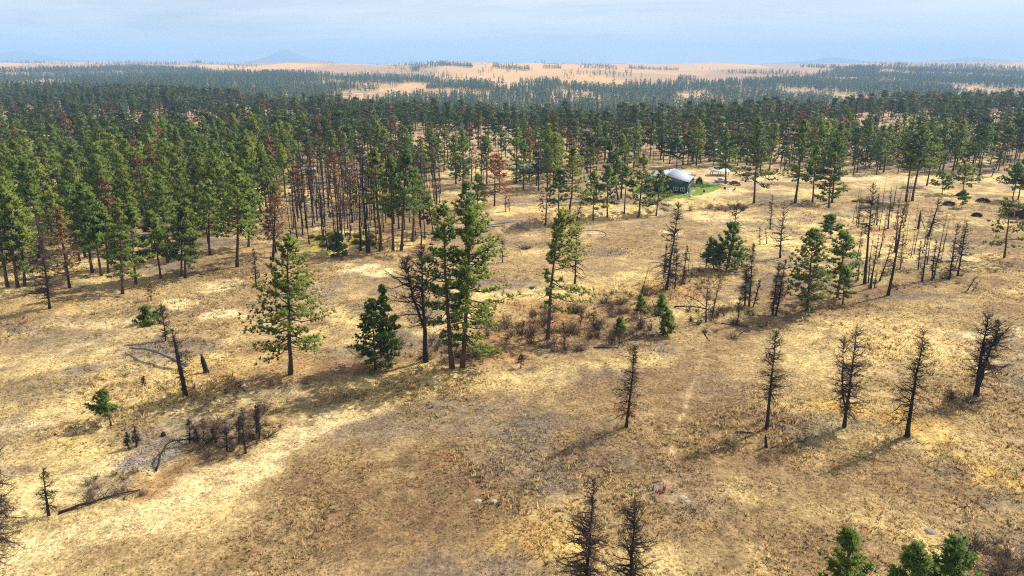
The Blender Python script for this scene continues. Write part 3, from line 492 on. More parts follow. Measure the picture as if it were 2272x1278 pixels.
# ------------------------------------------------------------------ bare dead trees one can point at
for a_ in [
 (945, 802, 938, 545, 'big forked dead tree with crooked bare limbs left of the tall middle pines', dict(R=.21, cb=.3, droop=.15, nb=80, tw=.42, fork=(.3, -2.6, .6, 11), rz=0, twn=11, thick=1.3)),
 (1275, 630, 1280, 500, 'bare dead pine on the slope right of the leaning pine', dict(R=.26, droop=.5)), (1115, 582, 1115, 524, 'little bare dead tree beside the brush pile', dict(R=.3, nb=40)),
 (1390, 947, 1409, 768, 'bare dead pine on the low mound in the lower middle', dict(R=.21, droop=.6)), (1701, 951, 1719, 735, 'bare dead pine with a long clean trunk, first of the four in the lower right', dict(R=.19, cb=.3, tw=.24)),
 (1873, 947, 1904, 722, 'double-stemmed dead pine, second of the four in the lower right', dict(R=.2, cb=.1, fork=(.05, -1.1, .3, 11.5), rz=0)), (2013, 968, 2052, 738, 'leaning dead pine with a bare lower trunk, third of the four in the lower right', dict(R=.2, cb=.16, droop=.5, tw=.28)),
 (2166, 877, 2195, 694, 'broad twin-trunked dead pine on a mound, last of the four in the lower right', dict(R=.27, cb=.12, fork=(.1, 1.8, .4, 9.6), rz=0, tw=.34, nb=80, prof=.55, twn=8, thick=1.1)),
 (1302, 1335, 1313, 1058, 'tall dead pine cut by the bottom edge, left of two', dict(R=.19, droop=.45, nb=110, thick=1.15)), (1396, 1350, 1407, 1113, 'smaller dead pine cut by the bottom edge, right of two', dict(R=.25, droop=.4, nb=90)),
 (-22, 1290, -14, 982, 'dead tree at the left edge reaching bare limbs into the picture', dict(R=.24, droop=.55, nb=80, prof=.4, thick=1.0, twn=14, tw=.3)),
 (412, 878, 381, 732, 'broken leaning charred snag above the dark shadow, beside the fallen trunk', dict(R=.2, droop=.5, nb=60, tw=.3, top=3)), (368, 758, 358, 676, 'bare little dead tree behind the leaning charred snag', dict(R=.28, droop=.4, nb=55)),
 (568, 630, 563, 550, 'thin dead pine left of the broad lone pine', dict(R=.17)), (110, 685, 88, 524, 'dark dead pine with drooping lower limbs standing forward of the left wood', dict(R=.24, droop=.4, nb=90, thick=1.4)),
 (108, 1144, 94, 1040, 'small charred dead tree with clumped branches near the bottom left', dict(R=.22, nb=34, tw=.16)), (1478, 642, 1506, 448, 'large leaning dead pine with drooping branches in the middle right', dict(R=.19, droop=.7, nb=100, thick=1.4, cb=.08)),
 (1473, 618, 1480, 540, 'thin dead trunk just left of the large leaning dead pine', dict(R=.1)), (1498, 640, 1500, 545, 'thin drooping dead tree just right of the large leaning dead pine', dict(R=.2, droop=.8)), (1515, 627, 1528, 545, 'second thin drooping dead tree right of the large leaning dead pine', dict(R=.18, droop=.8)),
 (1534, 617, 1537, 585, 'short bare post-like snag right of the large leaning dead pine', dict(R=.05, nb=4)), (1566, 596, 1572, 548, 'bare grey little tree left of the green pine with dead top', dict(R=.3)), (1616, 594, 1636, 452, 'bare spire rising above the green pine in the middle right', dict(R=.22, cb=.5, droop=.4)),
 (1662, 680, 1673, 540, 'straight dead trunk with short twigs, tallest of three close together', dict(R=.12, cb=.3)), (1652, 678, 1660, 585, 'dead trunk hung with drooping twigs, left of three close together', dict(R=.2, droop=.9)), (1671, 680, 1688, 620, 'broken leaning trunk, right of three close together', dict(R=.2, droop=.6, nb=26, top=3)),
 (1714, 698, 1728, 582, 'slim dead pine, left of a twin pair in the middle right', dict(R=.15)), (1721, 700, 1742, 575, 'slim dead pine, right of a twin pair in the middle right', dict(R=.15)), (1731, 572, 1741, 448, 'open-branched dead pine on the slope, middle right', dict(R=.24, droop=.3, nb=64)),
 (1708, 508, 1715, 433, 'thin dead pine above the open-branched one', dict(R=.2)), (1686, 543, 1686, 500, 'small twiggy snag left of the open-branched dead pine', dict(R=.15, nb=24)), (1701, 541, 1699, 508, 'second small twiggy snag left of the open-branched dead pine', dict(R=.12, nb=20)),
 (1903, 622, 1914, 530, 'thin charred pole at the left end of the right grove', dict(R=.06, nb=22)), (1918, 630, 1940, 408, 'tall thin dead pine towering over the right grove', dict(R=.14, cb=.45, nb=70)), (1926, 628, 1934, 560, 'short charred pole beside the tall thin dead pine', dict(R=.08, nb=16)),
 (1932, 640, 1950, 520, 'charred trunk with few limbs in the middle of the right grove', dict(R=.11, nb=34)), (1940, 640, 1947, 590, 'burnt stub in front of the right grove', dict(R=.05, nb=5)), (1951, 624, 1985, 528, 'strongly leaning charred pole in the right grove', dict(R=.08, nb=26)),
 (1997, 598, 2005, 520, 'thin dead pine behind the rusty one in the right grove', dict(R=.13)), (1985, 560, 1996, 440, 'slender dead spire behind the right grove', dict(R=.1, cb=.3)), (2046, 625, 2060, 520, 'dead pine with side twigs, first of the row right of the grove', dict(R=.14)),
 (2037, 598, 2046, 535, 'small dead tree behind the first of the row right of the grove', dict(R=.16)), (2067, 622, 2077, 532, 'second dead pine of the row right of the grove', dict(R=.14)), (2072, 618, 2088, 536, 'third dead pine of the row right of the grove, touching the second', dict(R=.14)),
 (2106, 620, 2126, 496, 'bushy dead pine, left of the last pair right of the grove', dict(R=.18, nb=64)), (2125, 612, 2150, 488, 'bushy dead pine, right of the last pair right of the grove', dict(R=.18, nb=64)), (2060, 524, 2086, 438, 'leaning dead pine with sagging limbs above the row', dict(R=.3, droop=.7, tw=.34)),
 (2037, 508, 2043, 465, 'broken charred stub left of the leaning dead pine with sagging limbs', dict(R=.1, nb=6, top=4, tw=.3)), (2052, 508, 2040, 470, 'thin pole crossing the broken charred stub', dict(R=.05, nb=4)), (1970, 508, 1975, 415, 'thin dead pine with a few green wisps, far right field', dict(R=.12)),
 (1945, 500, 1952, 430, 'bare thin tree left of the wispy dead pine', dict(R=.16)), (1903, 505, 1912, 440, 'bare dead tree above the right grove, leftmost', dict(R=.2)), (545, 1006, 536, 908, 'tallest charred sapling of the burnt thicket in the lower left', dict(R=.2, nb=44)),
 (576, 972, 570, 893, 'right-end charred sapling of the burnt thicket in the lower left', dict(R=.1, nb=30)), (570, 962, 566, 900, 'twin of the right-end charred sapling in the lower left thicket', dict(R=.08, nb=24)), (529, 985, 530, 925, 'charred sapling in the middle of the lower left thicket', dict(R=.2, nb=30)),
 (504, 1000, 500, 948, 'short spreading charred sapling in the lower left thicket', dict(R=.35, nb=34)), (480, 985, 470, 950, 'bent charred sapling left in the lower left thicket', dict(R=.3, nb=24)), (452, 978, 452, 955, 'stubby burnt stem in the lower left thicket', dict(R=.2, nb=8)),
 (436, 985, 432, 948, 'tiny charred sapling left in the lower left thicket', dict(R=.25, nb=20)), (421, 985, 418, 930, 'leftmost thin charred sapling of the lower left thicket', dict(R=.15, nb=22)), (285, 996, 279, 960, 'tiny twiggy snag, left of a pair in the lower left', dict(R=.22, nb=22)),
 (303, 992, 297, 942, 'taller twiggy snag, right of a pair in the lower left', dict(R=.2, nb=26)), (320, 857, 317, 835, 'tiny bare sapling left of the leaning charred snag', dict(R=.3, nb=16)), (1155, 817, 1158, 785, 'tiny bare sapling in pale grass below the brush', dict(R=.35, nb=18)),
 (1580, 705, 1600, 612, 'thin leaning dead stem with a crossbar branch above the brush', dict(R=.12, nb=20)), (1566, 715, 1572, 620, 'forked thin dead stem above the brush', dict(R=.2, nb=26)), (1418, 670, 1440, 594, 'lone leaning dead stick behind the brush', dict(R=.1, nb=14)),
 (1636, 722, 1644, 660, 'thin twiggy dead stem left of the twin dead pair', dict(R=.18, nb=30)), (2146, 645, 2176, 598, 'leaning dead stick on the pale slope at right', dict(R=.12, nb=8)), (2158, 645, 2176, 620, 'shorter leaning dead stick beside the other at right', dict(R=.15, nb=6)),
 (1288, 720, 1292, 690, 'thin bare stem in the rusty brush', dict(R=.2, nb=12)), (1316, 726, 1318, 682, 'grey bare sapling in the rusty brush', dict(R=.25, nb=20)), (1252, 775, 1251, 712, 'bare thin sapling right of the leaning pine', dict(R=.15, nb=18)), (868, 796, 868, 724, 'thin dead sapling right of the slender young pine', dict(R=.13, nb=24)),
 (816, 560, 800, 318, 'thick tall blackened trunk at the front of the burnt stand', dict(R=.1, cb=.45, tw=.42, nb=60)), (800, 556, 795, 400, 'blackened trunk left of the thick tall one', dict(R=.08, cb=.5)), (1278, 494, 1292, 440, 'short leaning dead tree right of the big gully pine', dict(R=.25, droop=.6, nb=30)),
 (1122, 470, 1122, 430, 'small twiggy dead tree right of the orange needled one', dict(R=.22, nb=34)), (1130, 468, 1130, 436, 'second small twiggy dead tree right of the orange needled one', dict(R=.2, nb=30)), (970, 445, 970, 405, 'small round-headed bare tree left of the orange needled one', dict(R=.3, nb=30)),
 (2172, 405, 2176, 345, 'dark bare bushy tree at the far edge of the field', dict(R=.3, nb=70)), (2200, 392, 2222, 335, 'leaning bare dark trunk at the far edge of the field', dict(R=.12))]:
    snag(*a_[:5], **a_[5])
snag(458, 827, 446, 786, 'thick broken charred stump in golden grass beside the leaning snag', R=.1, nb=3, tw=.36, top=6, name='tree_stump')
snag(1700, 992, 1700, 964, 'narrow charred stump just below the first of the four dead pines', R=.05, nb=2, tw=.17, top=6, name='tree_stump')
snag(362, 967, 362, 957, 'tiny dark stump on the bare gravelly strip', R=.2, nb=2, tw=.25, top=6, name='tree_stump')
snag(778, 512, 778, 500, 'short blackened stump among yellow-green ground plants', R=.05, nb=2, tw=.25, top=6, name='tree_stump')
# ------------------------------------------------------------------ the woods
AUTO = []
rng = np.random.default_rng(7)
def proto_pine(seed, H, R, crown, tm, **kw):
    tr, br, nd = pine_geo(seed, H, R, **kw)
    n = tr.n; tr.V += br.V; tr.T += [q + n for q in br.T]; tr.Q += [q + n for q in br.Q]
    return H, tr.me('trunk', M[tm], False), nd.me('crown', M[crown])
def proto_snag(seed, H, R, **kw):
    tr, br = snag_geo(seed, H, R, **kw); return H, tr.me('trunk', M['burnt']), br.me('branches', M['twig'])
PG = [proto_pine(900 + i, 19, 19 * r, 'needle', 'bark', cb=c, nb=52, cl=11, nl=7, ls=.62, prof=p, dead=.7, k=5, sub=False) for i, (r, c, p) in enumerate([(.18, .22, .75), (.16, .32, .6), (.2, .18, .85), (.15, .4, .55), (.18, .28, .7), (.2, .22, .65), (.16, .2, .8), (.17, .38, .6)])]
PB = [proto_pine(950 + i, 18, 18 * r, 'brown', 'burnt', cb=c, nb=46, cl=7, nl=6, ls=.5, prof=.7, dead=.9, k=5, sub=False) for i, (r, c) in enumerate([(.16, .25), (.14, .4), (.15, .3)])]
PS = [proto_snag(970 + i, 17, 17 * r, nb=n_, cb=c, thick=1.9, twn=8, k=5, sub=0, tw=t_, droop=dr) for i, (r, n_, c, t_, dr) in enumerate([(.09, 60, .3, .19, .4), (.06, 40, .4, .15, .3), (.13, 80, .25, .22, .5), (.05, 30, .5, .17, .3), (.11, 70, .35, .2, .6), (.08, 46, .2, .14, .4)])]
WOODS = [  # px polygon of trunk feet, m2 per tree, mix (green, bare, brown), heights, wording
 ([(-90, 632), (60, 626), (240, 598), (330, 594), (440, 556), (540, 530), (620, 470), (650, 420), (690, 330), (-90, 330)], 50, (.84, .10, .06), (15, 22), 'in the dense wood on the left'),
 ([(640, 530), (700, 548), (850, 546), (950, 525), (985, 440), (960, 405), (660, 410)], 13, (.02, .94, .04), (12, 19), 'in the burnt stand left of centre'),
 ([(660, 408), (960, 405), (1080, 430), (1230, 428), (1300, 402), (1400, 375), (1445, 362), (1445, 330), (690, 330)], 54, (.52, .38, .10), (14, 21), 'in the half-burnt wood behind centre'),
 ([(1885, 560), (1960, 540), (2060, 545), (2150, 560), (2140, 605), (2000, 620), (1890, 625)], 17, (0, 1, 0), (6, 12), 'in the burnt grove at right'),
 ([(1460, 590), (1540, 575), (1545, 620), (1470, 640)], 14, (0, 1, 0), (5, 9), 'round the large leaning dead pine'),
 ([(1880, 470), (2000, 455), (2060, 480), (1990, 520), (1890, 520)], 30, (0, 1, 0), (7, 13), 'behind the burnt grove at right'),
 ([(1445, 362), (1540, 366), (1600, 368), (1680, 382), (1900, 388), (2000, 384), (2290, 378), (2290, 330), (1445, 330)], 40, (.66, .29, .05), (14, 22), 'in the wood behind the green house')]
cand = []
for wi, (poly, m2, mix, hr, txt) in enumerate(WOODS):
    P = np.array([flat(*p) for p in poly]); x0, y0 = P.min(0); x1, y1 = P.max(0); n = int((x1 - x0) * (y1 - y0) / m2)
    x = rng.uniform(x0, x1, n); y = rng.uniform(y0, y1, n); k_ = inpoly(x, y, P) & (np.abs(x / y) < .82)
    if wi in (2,): k_ &= ~((np.hypot((x - flat(1010, 335)[0]) / 32, (y - flat(1010, 335)[1]) / 40) < 1) | (np.hypot((x - flat(1110, 385)[0]) / 16, (y - flat(1110, 385)[1]) / 22) < 1))
    if wi == 0: k_ &= ~((np.hypot((x - flat(95, 385)[0]) / 14, (y - flat(95, 385)[1]) / 22) < 1))
    for a_, b_ in zip(x[k_], y[k_]): cand.append((a_, b_, int(rng.choice(3, p=mix)), rng.uniform(*hr), wi))
# wood running back over the bench
n = 10500; y = np.sqrt(rng.uniform(370 ** 2, 1050 ** 2, n)); x = rng.uniform(-.84, .84, n) * y
dn = fbm(x, y, 90, 3, 301); keep = (dn > .415) & ~((np.abs(x / y + .07) < .10) & (y < 470) & (fbm(x, y, 30, 2, 305) > .42))
for a_, b_ in zip(x[keep], y[keep]): cand.append((a_, b_, int(rng.choice(3, p=(.86, .07, .07))), rng.uniform(9.5, 23), 9))
cx = np.array([c[0] for c in cand]); cyy = np.array([c[1] for c in cand]); cz = hfun(cx, cyy)
# spacing: drop trees standing on top of each other
cell = {}; order = np.argsort(cyy); okc = np.zeros(len(cand), bool)
for i in order:
    kx, ky = int(cx[i] // 4), int(cyy[i] // 4); hit = False; md = 2.2 if cand[i][4] == 1 else 3.4
    for ax in (-1, 0, 1):
        for ay in (-1, 0, 1):
            for j in cell.get((kx + ax, ky + ay), ()):
                if (cx[i] - cx[j]) ** 2 + (cyy[i] - cyy[j]) ** 2 < md * md: hit = True
    if not hit: cell.setdefault((kx, ky), []).append(i); okc[i] = True
idx = [i for i in range(len(cand)) if okc[i]]
idx.sort(key=lambda i: -cand[i][3] / cand[i][1] * (1.0 if cand[i][2] != 1 else 1.0))
cap = {0: 225, 1: 165, 2: 50}; used = {0: 0, 1: 0, 2: 0}; rest = {0: [], 1: [], 2: []}
KN = {0: ('pine_tree', 'tree', 'green pine', PG, 'green pines'), 1: ('dead_pine', 'dead tree', 'bare charred pine trunk', PS, 'bare dead trunks'), 2: ('dead_pine', 'dead tree', 'brown needled dead pine', PB, 'brown needled pines')}
SIDE = ['near edge', 'middle depth', 'far side']
for i in idx:
    x, y, kd, h, wi = cand[i]
    if used[kd] >= cap[kd] or abs(x / y) > .77 or wi == 9: rest[kd].append(i); continue
    used[kd] += 1; nm, cat, lb, pr, gr = KN[kd]; H, a_, b_ = pr[int(rng.integers(len(pr)))]
    txt = WOODS[wi][4]; ys = [flat(*p)[1] for p in WOODS[wi][0]]; dp = SIDE[min(2, int(3 * (y - min(ys)) / (max(ys) - min(ys) + 1)))]
    size = 'tall' if h > 17.5 else ('short' if h < 13 else 'shorter')
    o = ob(nm, None, None, (x, y, cz[i] - .05), label=f'{size} {lb} {txt}, {dp}', category=cat, group=f'{size} {gr} {txt}, {dp}')
    AUTO.append((o, 'tree', size + ' ' + lb))
    s_ = h / H; o.scale = (s_ * rng.uniform(.88, 1.12), s_ * rng.uniform(.88, 1.12), s_); o.rotation_euler = (rng.normal(0, .02), rng.normal(0, .02), rng.uniform(0, 6.28))
    ob('trunk', a_, o); ob('branches' if kd == 1 else 'crown', b_, o)
# everything past that limit, and the far woods: one mass each
def instancer(name, pts, scl, protos, label, cat):
    me = mesh(name, pts); n = len(pts)
    for nm_, ty, arr in (('scl', 'FLOAT', scl), ('rot', 'FLOAT', rng.uniform(0, 6.28, n)), ('pick', 'INT', rng.integers(0, len(protos), n))):
        me.attributes.new(nm_, ty, 'POINT').data.foreach_set('value', np.asarray(arr, np.int32 if ty == 'INT' else np.float32))
    col = bpy.data.collections.new(name + '_shapes')
    for p in protos: col.objects.link(bpy.data.objects.new(name + '_shape', p))
    g = bpy.data.node_groups.new(name, 'GeometryNodeTree'); g.interface.new_socket('Geometry', in_out='INPUT', socket_type='NodeSocketGeometry'); g.interface.new_socket('Geometry', in_out='OUTPUT', socket_type='NodeSocketGeometry')
    A = lambda t_: g.nodes.new(t_)
    gi, go, ip, ci = A('NodeGroupInput'), A('NodeGroupOutput'), A('GeometryNodeInstanceOnPoints'), A('GeometryNodeCollectionInfo')
    ci.inputs['Collection'].default_value = col; ci.inputs['Separate Children'].default_value = True; ci.inputs['Reset Children'].default_value = True
    def na(nm_, ty):
        q_ = A('GeometryNodeInputNamedAttribute'); q_.data_type = ty; q_.inputs['Name'].default_value = nm_; return q_.outputs['Attribute']
    L_ = g.links.new; cx_ = A('ShaderNodeCombineXYZ'); L_(na('rot', 'FLOAT'), cx_.inputs[2]); er = A('FunctionNodeEulerToRotation'); L_(cx_.outputs[0], er.inputs[0])
    L_(gi.outputs[0], ip.inputs['Points']); L_(ci.outputs[0], ip.inputs['Instance']); ip.inputs['Pick Instance'].default_value = True; L_(na('pick', 'INT'), ip.inputs['Instance Index'])
    L_(er.outputs[0], ip.inputs['Rotation']); L_(na('scl', 'FLOAT'), ip.inputs['Scale']); L_(ip.outputs[0], go.inputs[0])
    o = ob(name, me, kind='stuff', label=label, category=cat); md = o.modifiers.new('scatter', 'NODES'); md.node_group = g
    return o
def joined(tr, nd, m1, m2, name):
    V = np.concatenate(tr.V + nd.V); n0 = tr.n
    T1 = np.concatenate(tr.T) if tr.T else np.zeros((0, 3), int); Q = np.concatenate(tr.Q); T2 = np.concatenate(nd.T) + n0
    return mesh(name, V, np.concatenate([T1, T2]), Q, [m1, m2], tmat=np.concatenate([np.zeros(len(T1)), np.ones(len(T2))]), qmat=0, normals=None if nd.N is None else np.concatenate([np.concatenate(tr.V) * np.array([1, 1, 0]) + .01, nd.N]))
def mid(seed, r, c, p, crown, tm, **kw):
    tr, br, nd = pine_geo(seed, 18, 18 * r, cb=c, prof=p, k=4, sub=False, dead=.4, **kw)
    n = tr.n; tr.V += br.V; tr.T += [q + n for q in br.T]; tr.Q += [q + n for q in br.Q]
    return joined(tr, nd, M[tm], M[crown], 'pine')
MG = [mid(1100 + i, r, c, p, 'needle_far', 'bark', nb=36, cl=7, nl=5, ls=.85) for i, (r, c, p) in enumerate([(.17, .25, .8), (.15, .35, .65), (.19, .2, .85), (.14, .4, .6), (.17, .3, .7)])]
MBn = [mid(1120 + i, .15, c, .7, 'brown', 'burnt', nb=34, cl=5, nl=4, ls=.7) for i, c in enumerate((.25, .4))]
def mids(seed, r):
    tr, br = snag_geo(seed, 17, 17 * r, nb=40, cb=.3, thick=2.6, twn=4, k=4, sub=0, tw=.17); return joined(tr, br, M['burnt'], M['twig'], 'snag')
MS = [mids(1140 + i, r) for i, r in enumerate((.07, .1, .05))]
for kd, pr, hh, nm_, lb, cat in ((0, MG, 18, 'pine_forest', 'continuous green pine forest covering the bench behind the nearer woods', 'forest'), (1, MS, 17, 'dead_trunks', 'bare dead trunks scattered through the middle distance forest', 'dead trees'), (2, MBn, 18, 'brown_pines', 'brown dying pines scattered through the middle distance forest', 'dead trees')):
    r_ = np.array(rest[kd], int); pts = np.column_stack([cx[r_], cyy[r_], cz[r_] - .1]); instancer(nm_, pts, np.array([cand[i][3] for i in r_]) / hh, pr, lb, cat)
def farp(seed, r):
    g_ = np.random.default_rng(seed); tr, nd = MB(), MB(); tr.tube([(0, 0, -.5), (0, 0, 9), (0, 0, 17)], [.3, .2, .05], 3)
    n = 46; t_ = g_.random(n) ** 1.1; az = g_.uniform(0, 6.28, n); rad = 18 * r * ((1 - t_) ** .75 + .05) * g_.uniform(.15, 1, n); c = np.column_stack([np.cos(az) * rad, np.sin(az) * rad, 4 + 13.5 * t_])
    d = g_.normal(0, 1, (n, 3)) + np.column_stack([np.cos(az), np.sin(az), np.full(n, .5)]) * .7; d /= np.linalg.norm(d, axis=1)[:, None]
    nd.blades(c, d, g_.uniform(1.3, 2.4, n), g_.uniform(.5, .9, n), g_, np.column_stack([np.cos(az), np.sin(az), np.full(n, .5)]) + d * .6); return joined(tr, nd, M['bark'], M['needle_far'], 'far_pine')
FP = [farp(1200 + i, r) for i, r in enumerate((.22, .18, .24, .2, .16))]
n = 80000; y = np.sqrt(rng.uniform(950 ** 2, 3300 ** 2, n)); x = rng.uniform(-.86, .86, n) * y; a_ = x / y
lim = np.interp(a_, [-.9, -.7, -.6, -.45, -.4, -.15, -.1, 0, .3, .4, .45, .9], [2700, 2800, 3400, 3300, 2700, 2500, 2200, 2150, 2150, 2400, 3100, 3000]) + (fbm(x, y, 260, 3, 311) - .5) * 700
cl_ = fbm(x, y * .45, 150, 3, 321); keep = (y < lim) & (cl_ > .42 + .06 * ss(2000, 2900, y)) & (rng.random(n) < .85)
x, y = x[keep], y[keep]; z = hfun(x, y)
# shelter belts and lone trees out in the far fields
BELTS = [((912, 150), (1000, 143), 60, 14), ((975, 141), (1046, 147), 110, 14), ((1097, 147), (1172, 153), 80, 12), ((1205, 148), (1245, 150), 30, 12), ((1290, 148), (1365, 152), 40, 14), ((1398, 150), (1500, 154), 110, 16), ((1785, 147), (1940, 153), 170, 18), ((1985, 142), (2005, 142), 14, 10), ((2075, 147), (2272, 152), 160, 16),
         ((430, 138), (500, 134), 60, 30), ((290, 142), (390, 141), 60, 40), ((0, 130), (105, 130), 120, 60), ((105, 131), (480, 131), 160, 70), ((720, 133), (730, 133), 14, 10), ((788, 135), (803, 135), 12, 10), ((1468, 138), (1482, 136), 12, 10), ((915, 154), (930, 155), 14, 10), ((1620, 160), (1770, 165), 90, 60), ((800, 165), (1000, 168), 60, 120), ((1250, 165), (1400, 166), 40, 80)]
bx_, by_ = [], []
for p0, p1, n_, wd in BELTS:
    for q_ in np.linspace(0, 1, 14):
        r_ = at(p0[0] + (p1[0] - p0[0]) * q_, p0[1] + (p1[1] - p0[1]) * q_ + 3, True)
        if r_ is None: continue
        m_ = max(2, n_ // 9); L_ = abs(p1[0] - p0[0]) / 14 * r_[1] / F
        bx_ += list(r_[0] + rng.uniform(-.6, .6, m_) * L_); by_ += list(r_[1] + rng.normal(0, wd, m_))
qy = np.sqrt(rng.uniform(2000 ** 2, 5200 ** 2, 9000)); qx = rng.uniform(-.86, .86, 9000) * qy; kq = fbm(qx, qy * .5, 420, 3, 331) > .60; bx_ += list(qx[kq]); by_ += list(qy[kq])
x = np.concatenate([x, bx_]); y = np.concatenate([y, by_]); z = hfun(x, y)
instancer('distant_forest', np.column_stack([x, y, z - .3]), rng.uniform(.5, 1.3, len(x)), FP, 'hazy blue-green pine forest across the valley and belts in the far fields', 'forest')
# ------------------------------------------------------------------ faint mountains on the horizon
def mountain(px, base_w, top_py, Y, label, seed):
    xs = np.linspace(-1, 1, 60); ys = np.linspace(-.5, .5, 16); hgt = (140 - top_py) / F * Y * .97 + 30; g_ = []
    x0 = (px - CX) / F * Y * .946; wx_ = base_w / F * Y
    XX, YY = np.meshgrid(xs, ys); ZZ = hgt * np.maximum(0, 1 - np.abs(XX) ** 1.5) * np.maximum(0, 1 - (2 * np.abs(YY)) ** 2) * (.55 + .45 * np.exp(-(XX * 3.2) ** 2)) * (.8 + .4 * fbm(XX + 5, YY + 3, .3, 4, seed)) - 5
    V = np.column_stack([XX.ravel() * wx_, YY.ravel() * 1500, ZZ.ravel()]); i_ = np.arange(15)[:, None] * 60 + np.arange(59)[None]
    ob('mountain', mesh('mountain', V, None, np.stack([i_, i_ + 1, i_ + 61, i_ + 60], -1).reshape(-1, 4), [M['hill']], smooth=True), None, (x0, Y, 40), label=label, category='mountain', kind='structure')
M['hill'] = mat('mountain_slope', (.20, .20, .15), .95, .05)
mountain(635, 105, 117, 13500, 'faint single peak on the hazy horizon left of centre', 3); mountain(40, 190, 117, 13400, 'faint long mountain on the hazy horizon at far left', 4)
mountain(1850, 130, 131, 13300, 'very faint low mountain on the right horizon', 6); mountain(2160, 150, 130, 13600, 'very faint low mountain at the far right horizon', 8)
# ------------------------------------------------------------------ dry grass tufts
def tufts():
    XY = []
    for y0, y1, den in ((46, 92, 11.0), (92, 150, 4.4), (150, 235, 1.2)):
        n = int(den * ((y1 - y0) * 16 + .82 * (y1 ** 2 - y0 ** 2)))
        y = np.sqrt(rng.uniform(y0 ** 2, y1 ** 2, n)); x = rng.uniform(-1, 1, n) * (6 + .82 * y); XY.append(np.column_stack([x, y]))
    P = np.concatenate(XY); x, y = P.T; keep = ~inpoly(x, y, LW) & (fbm(x, y, 2.2, 2, 401) > .30)
    for p_, q_ in ((1470, 1092), (1466, 1104), (1486, 1118), (1514, 1108), (1526, 1117), (2064, 1184), (1061, 1115)): fx_, fy_ = flat(p_, q_); keep &= np.hypot(x - fx_, y - fy_) > .9
    x, y = x[keep], y[keep]; n = len(x); z = hfun(x, y); c = colour(x, y)
    lush = fbm(x, y, 11, 3, 411); d = y / 90
    hgt = (.13 + .10 * ss(.38, .68, lush)) * rng.uniform(.55, 1.5, n) * (.8 + .3 * d)
    for mx_, my_, r, h in MW: hgt *= 1 + .35 * np.exp(-((x - mx_) ** 2 + (y - my_) ** 2) / (r * r))
    hgt *= 1 + .8 * (rng.random(n) < .10 * ss(.42, .58, lush))
    c = np.where((rng.random(n) < .55)[:, None], c * .55 + .45 * np.array(STRAW), c)
    nbl = 6; B = np.repeat(np.column_stack([x, y, z - .02]), nbl, 0); hh = np.repeat(hgt, nbl) * rng.uniform(.6, 1.2, n * nbl)
    az = rng.uniform(0, 6.28, n * nbl); sp_ = rng.uniform(.25, .95, n * nbl); u_ = np.column_stack([np.cos(az) * sp_ - .18, np.sin(az) * sp_ - .08, np.full(n * nbl, 1.0)]); u_ /= np.linalg.norm(u_, axis=1)[:, None]
    B[:, 0] += np.cos(az) * hh * .25; B[:, 1] += np.sin(az) * hh * .25
    m_ = MB().blades(B, u_, hh, hh * rng.uniform(.08, .19, n * nbl) + .008, rng)
    dark = np.where(rng.random(n) < .22, rng.uniform(.32, .6, n), rng.uniform(.95, 1.5, n))
    cc = np.repeat(np.repeat(c * dark[:, None] * (1 + rng.normal(0, .06, (n, 3))), nbl, 0), 3, 0).clip(.01, .85)
    V_ = np.concatenate(m_.V).reshape(-1, 3, 3); fl = np.cross(V_[:, 1] - V_[:, 0], V_[:, 2] - V_[:, 0])[:, 2] < 0; V_[fl] = V_[fl][:, [1, 0, 2]]; m_.V = [V_.reshape(-1, 3)]
    ob('dry_grass', mesh('dry_grass', np.concatenate(m_.V), np.concatenate(m_.T), None, [M['grass']], col=cc, normals=np.repeat(u_ * .45 + np.array([.1, 0, .75]), 3, 0)), kind='stuff', label='dry straw coloured bunch grass covering the open ground', category='grass')
tufts()
# ------------------------------------------------------------------ bare shrubs
def shrub_geo(seed, H=1.5, n=22, spread=.8, tn=7, r=.016):
    g_ = np.random.default_rng(seed); b_ = MB()
    for i in range(n):
        az = g_.uniform(0, 6.28); el = g_.uniform(.5, 1.45); L = H * g_.uniform(.5, 1.1); d = np.array([math.cos(az) * math.cos(el) * spread, math.sin(az) * math.cos(el) * spread, math.sin(el)])
        s_ = np.linspace(0, 1, 4); pts = np.array([math.cos(az), math.sin(az), 0]) * .05 + d * (s_ * L)[:, None] + np.vstack([np.zeros(3), g_.normal(0, .07 * H, (3, 3))]); pts[0, 2] = -.1
        b_.tube(pts, np.linspace(r * 1.4, r * .5, 4), 3, False); f = g_.uniform(.3, 1, tn); c = np.column_stack([np.interp(f, s_, pts[:, j]) for j in range(3)])
        dd = g_.normal(0, .8, (tn, 3)) + d * .8; dd /= np.linalg.norm(dd, axis=1)[:, None]; b_.spikes(c, dd, g_.uniform(.2, .5, tn) * H * .6, np.full(tn, r * .75), g_)
    return b_
SH = [shrub_geo(1300 + i, 1.5, n_, sp_).me('bare_shrub', M['shrub']) for i, (n_, sp_) in enumerate([(26, .9), (20, .7), (30, 1.1), (16, .6), (24, 1.0)])]
SHN = []
def shrubs(poly, n, hr, txt, grp, mats=None):
    P = np.array([flat(*p) for p in poly]); k_ = 0
    while k_ < n:
        x, y = rng.uniform(P.min(0), P.max(0))
        if not inpoly(np.array([x]), np.array([y]), P)[0]: continue
        k_ += 1; h = rng.uniform(*hr); o = ob('bare_shrub', SH[int(rng.integers(5))], None, (x, y, gz(x, y)), label=txt, category='shrub', group=grp)
        AUTO.append((o, 'shrub', txt.split(' shrub')[0].split(' brush')[0] + (' shrub' if 'shrub' in txt else ' brush heap')))
        o.scale = (h / 1.5 * rng.uniform(1.1, 1.9), h / 1.5 * rng.uniform(1.1, 1.9), h / 1.5 * .95); o.rotation_euler = (0, 0, rng.uniform(0, 6.28))
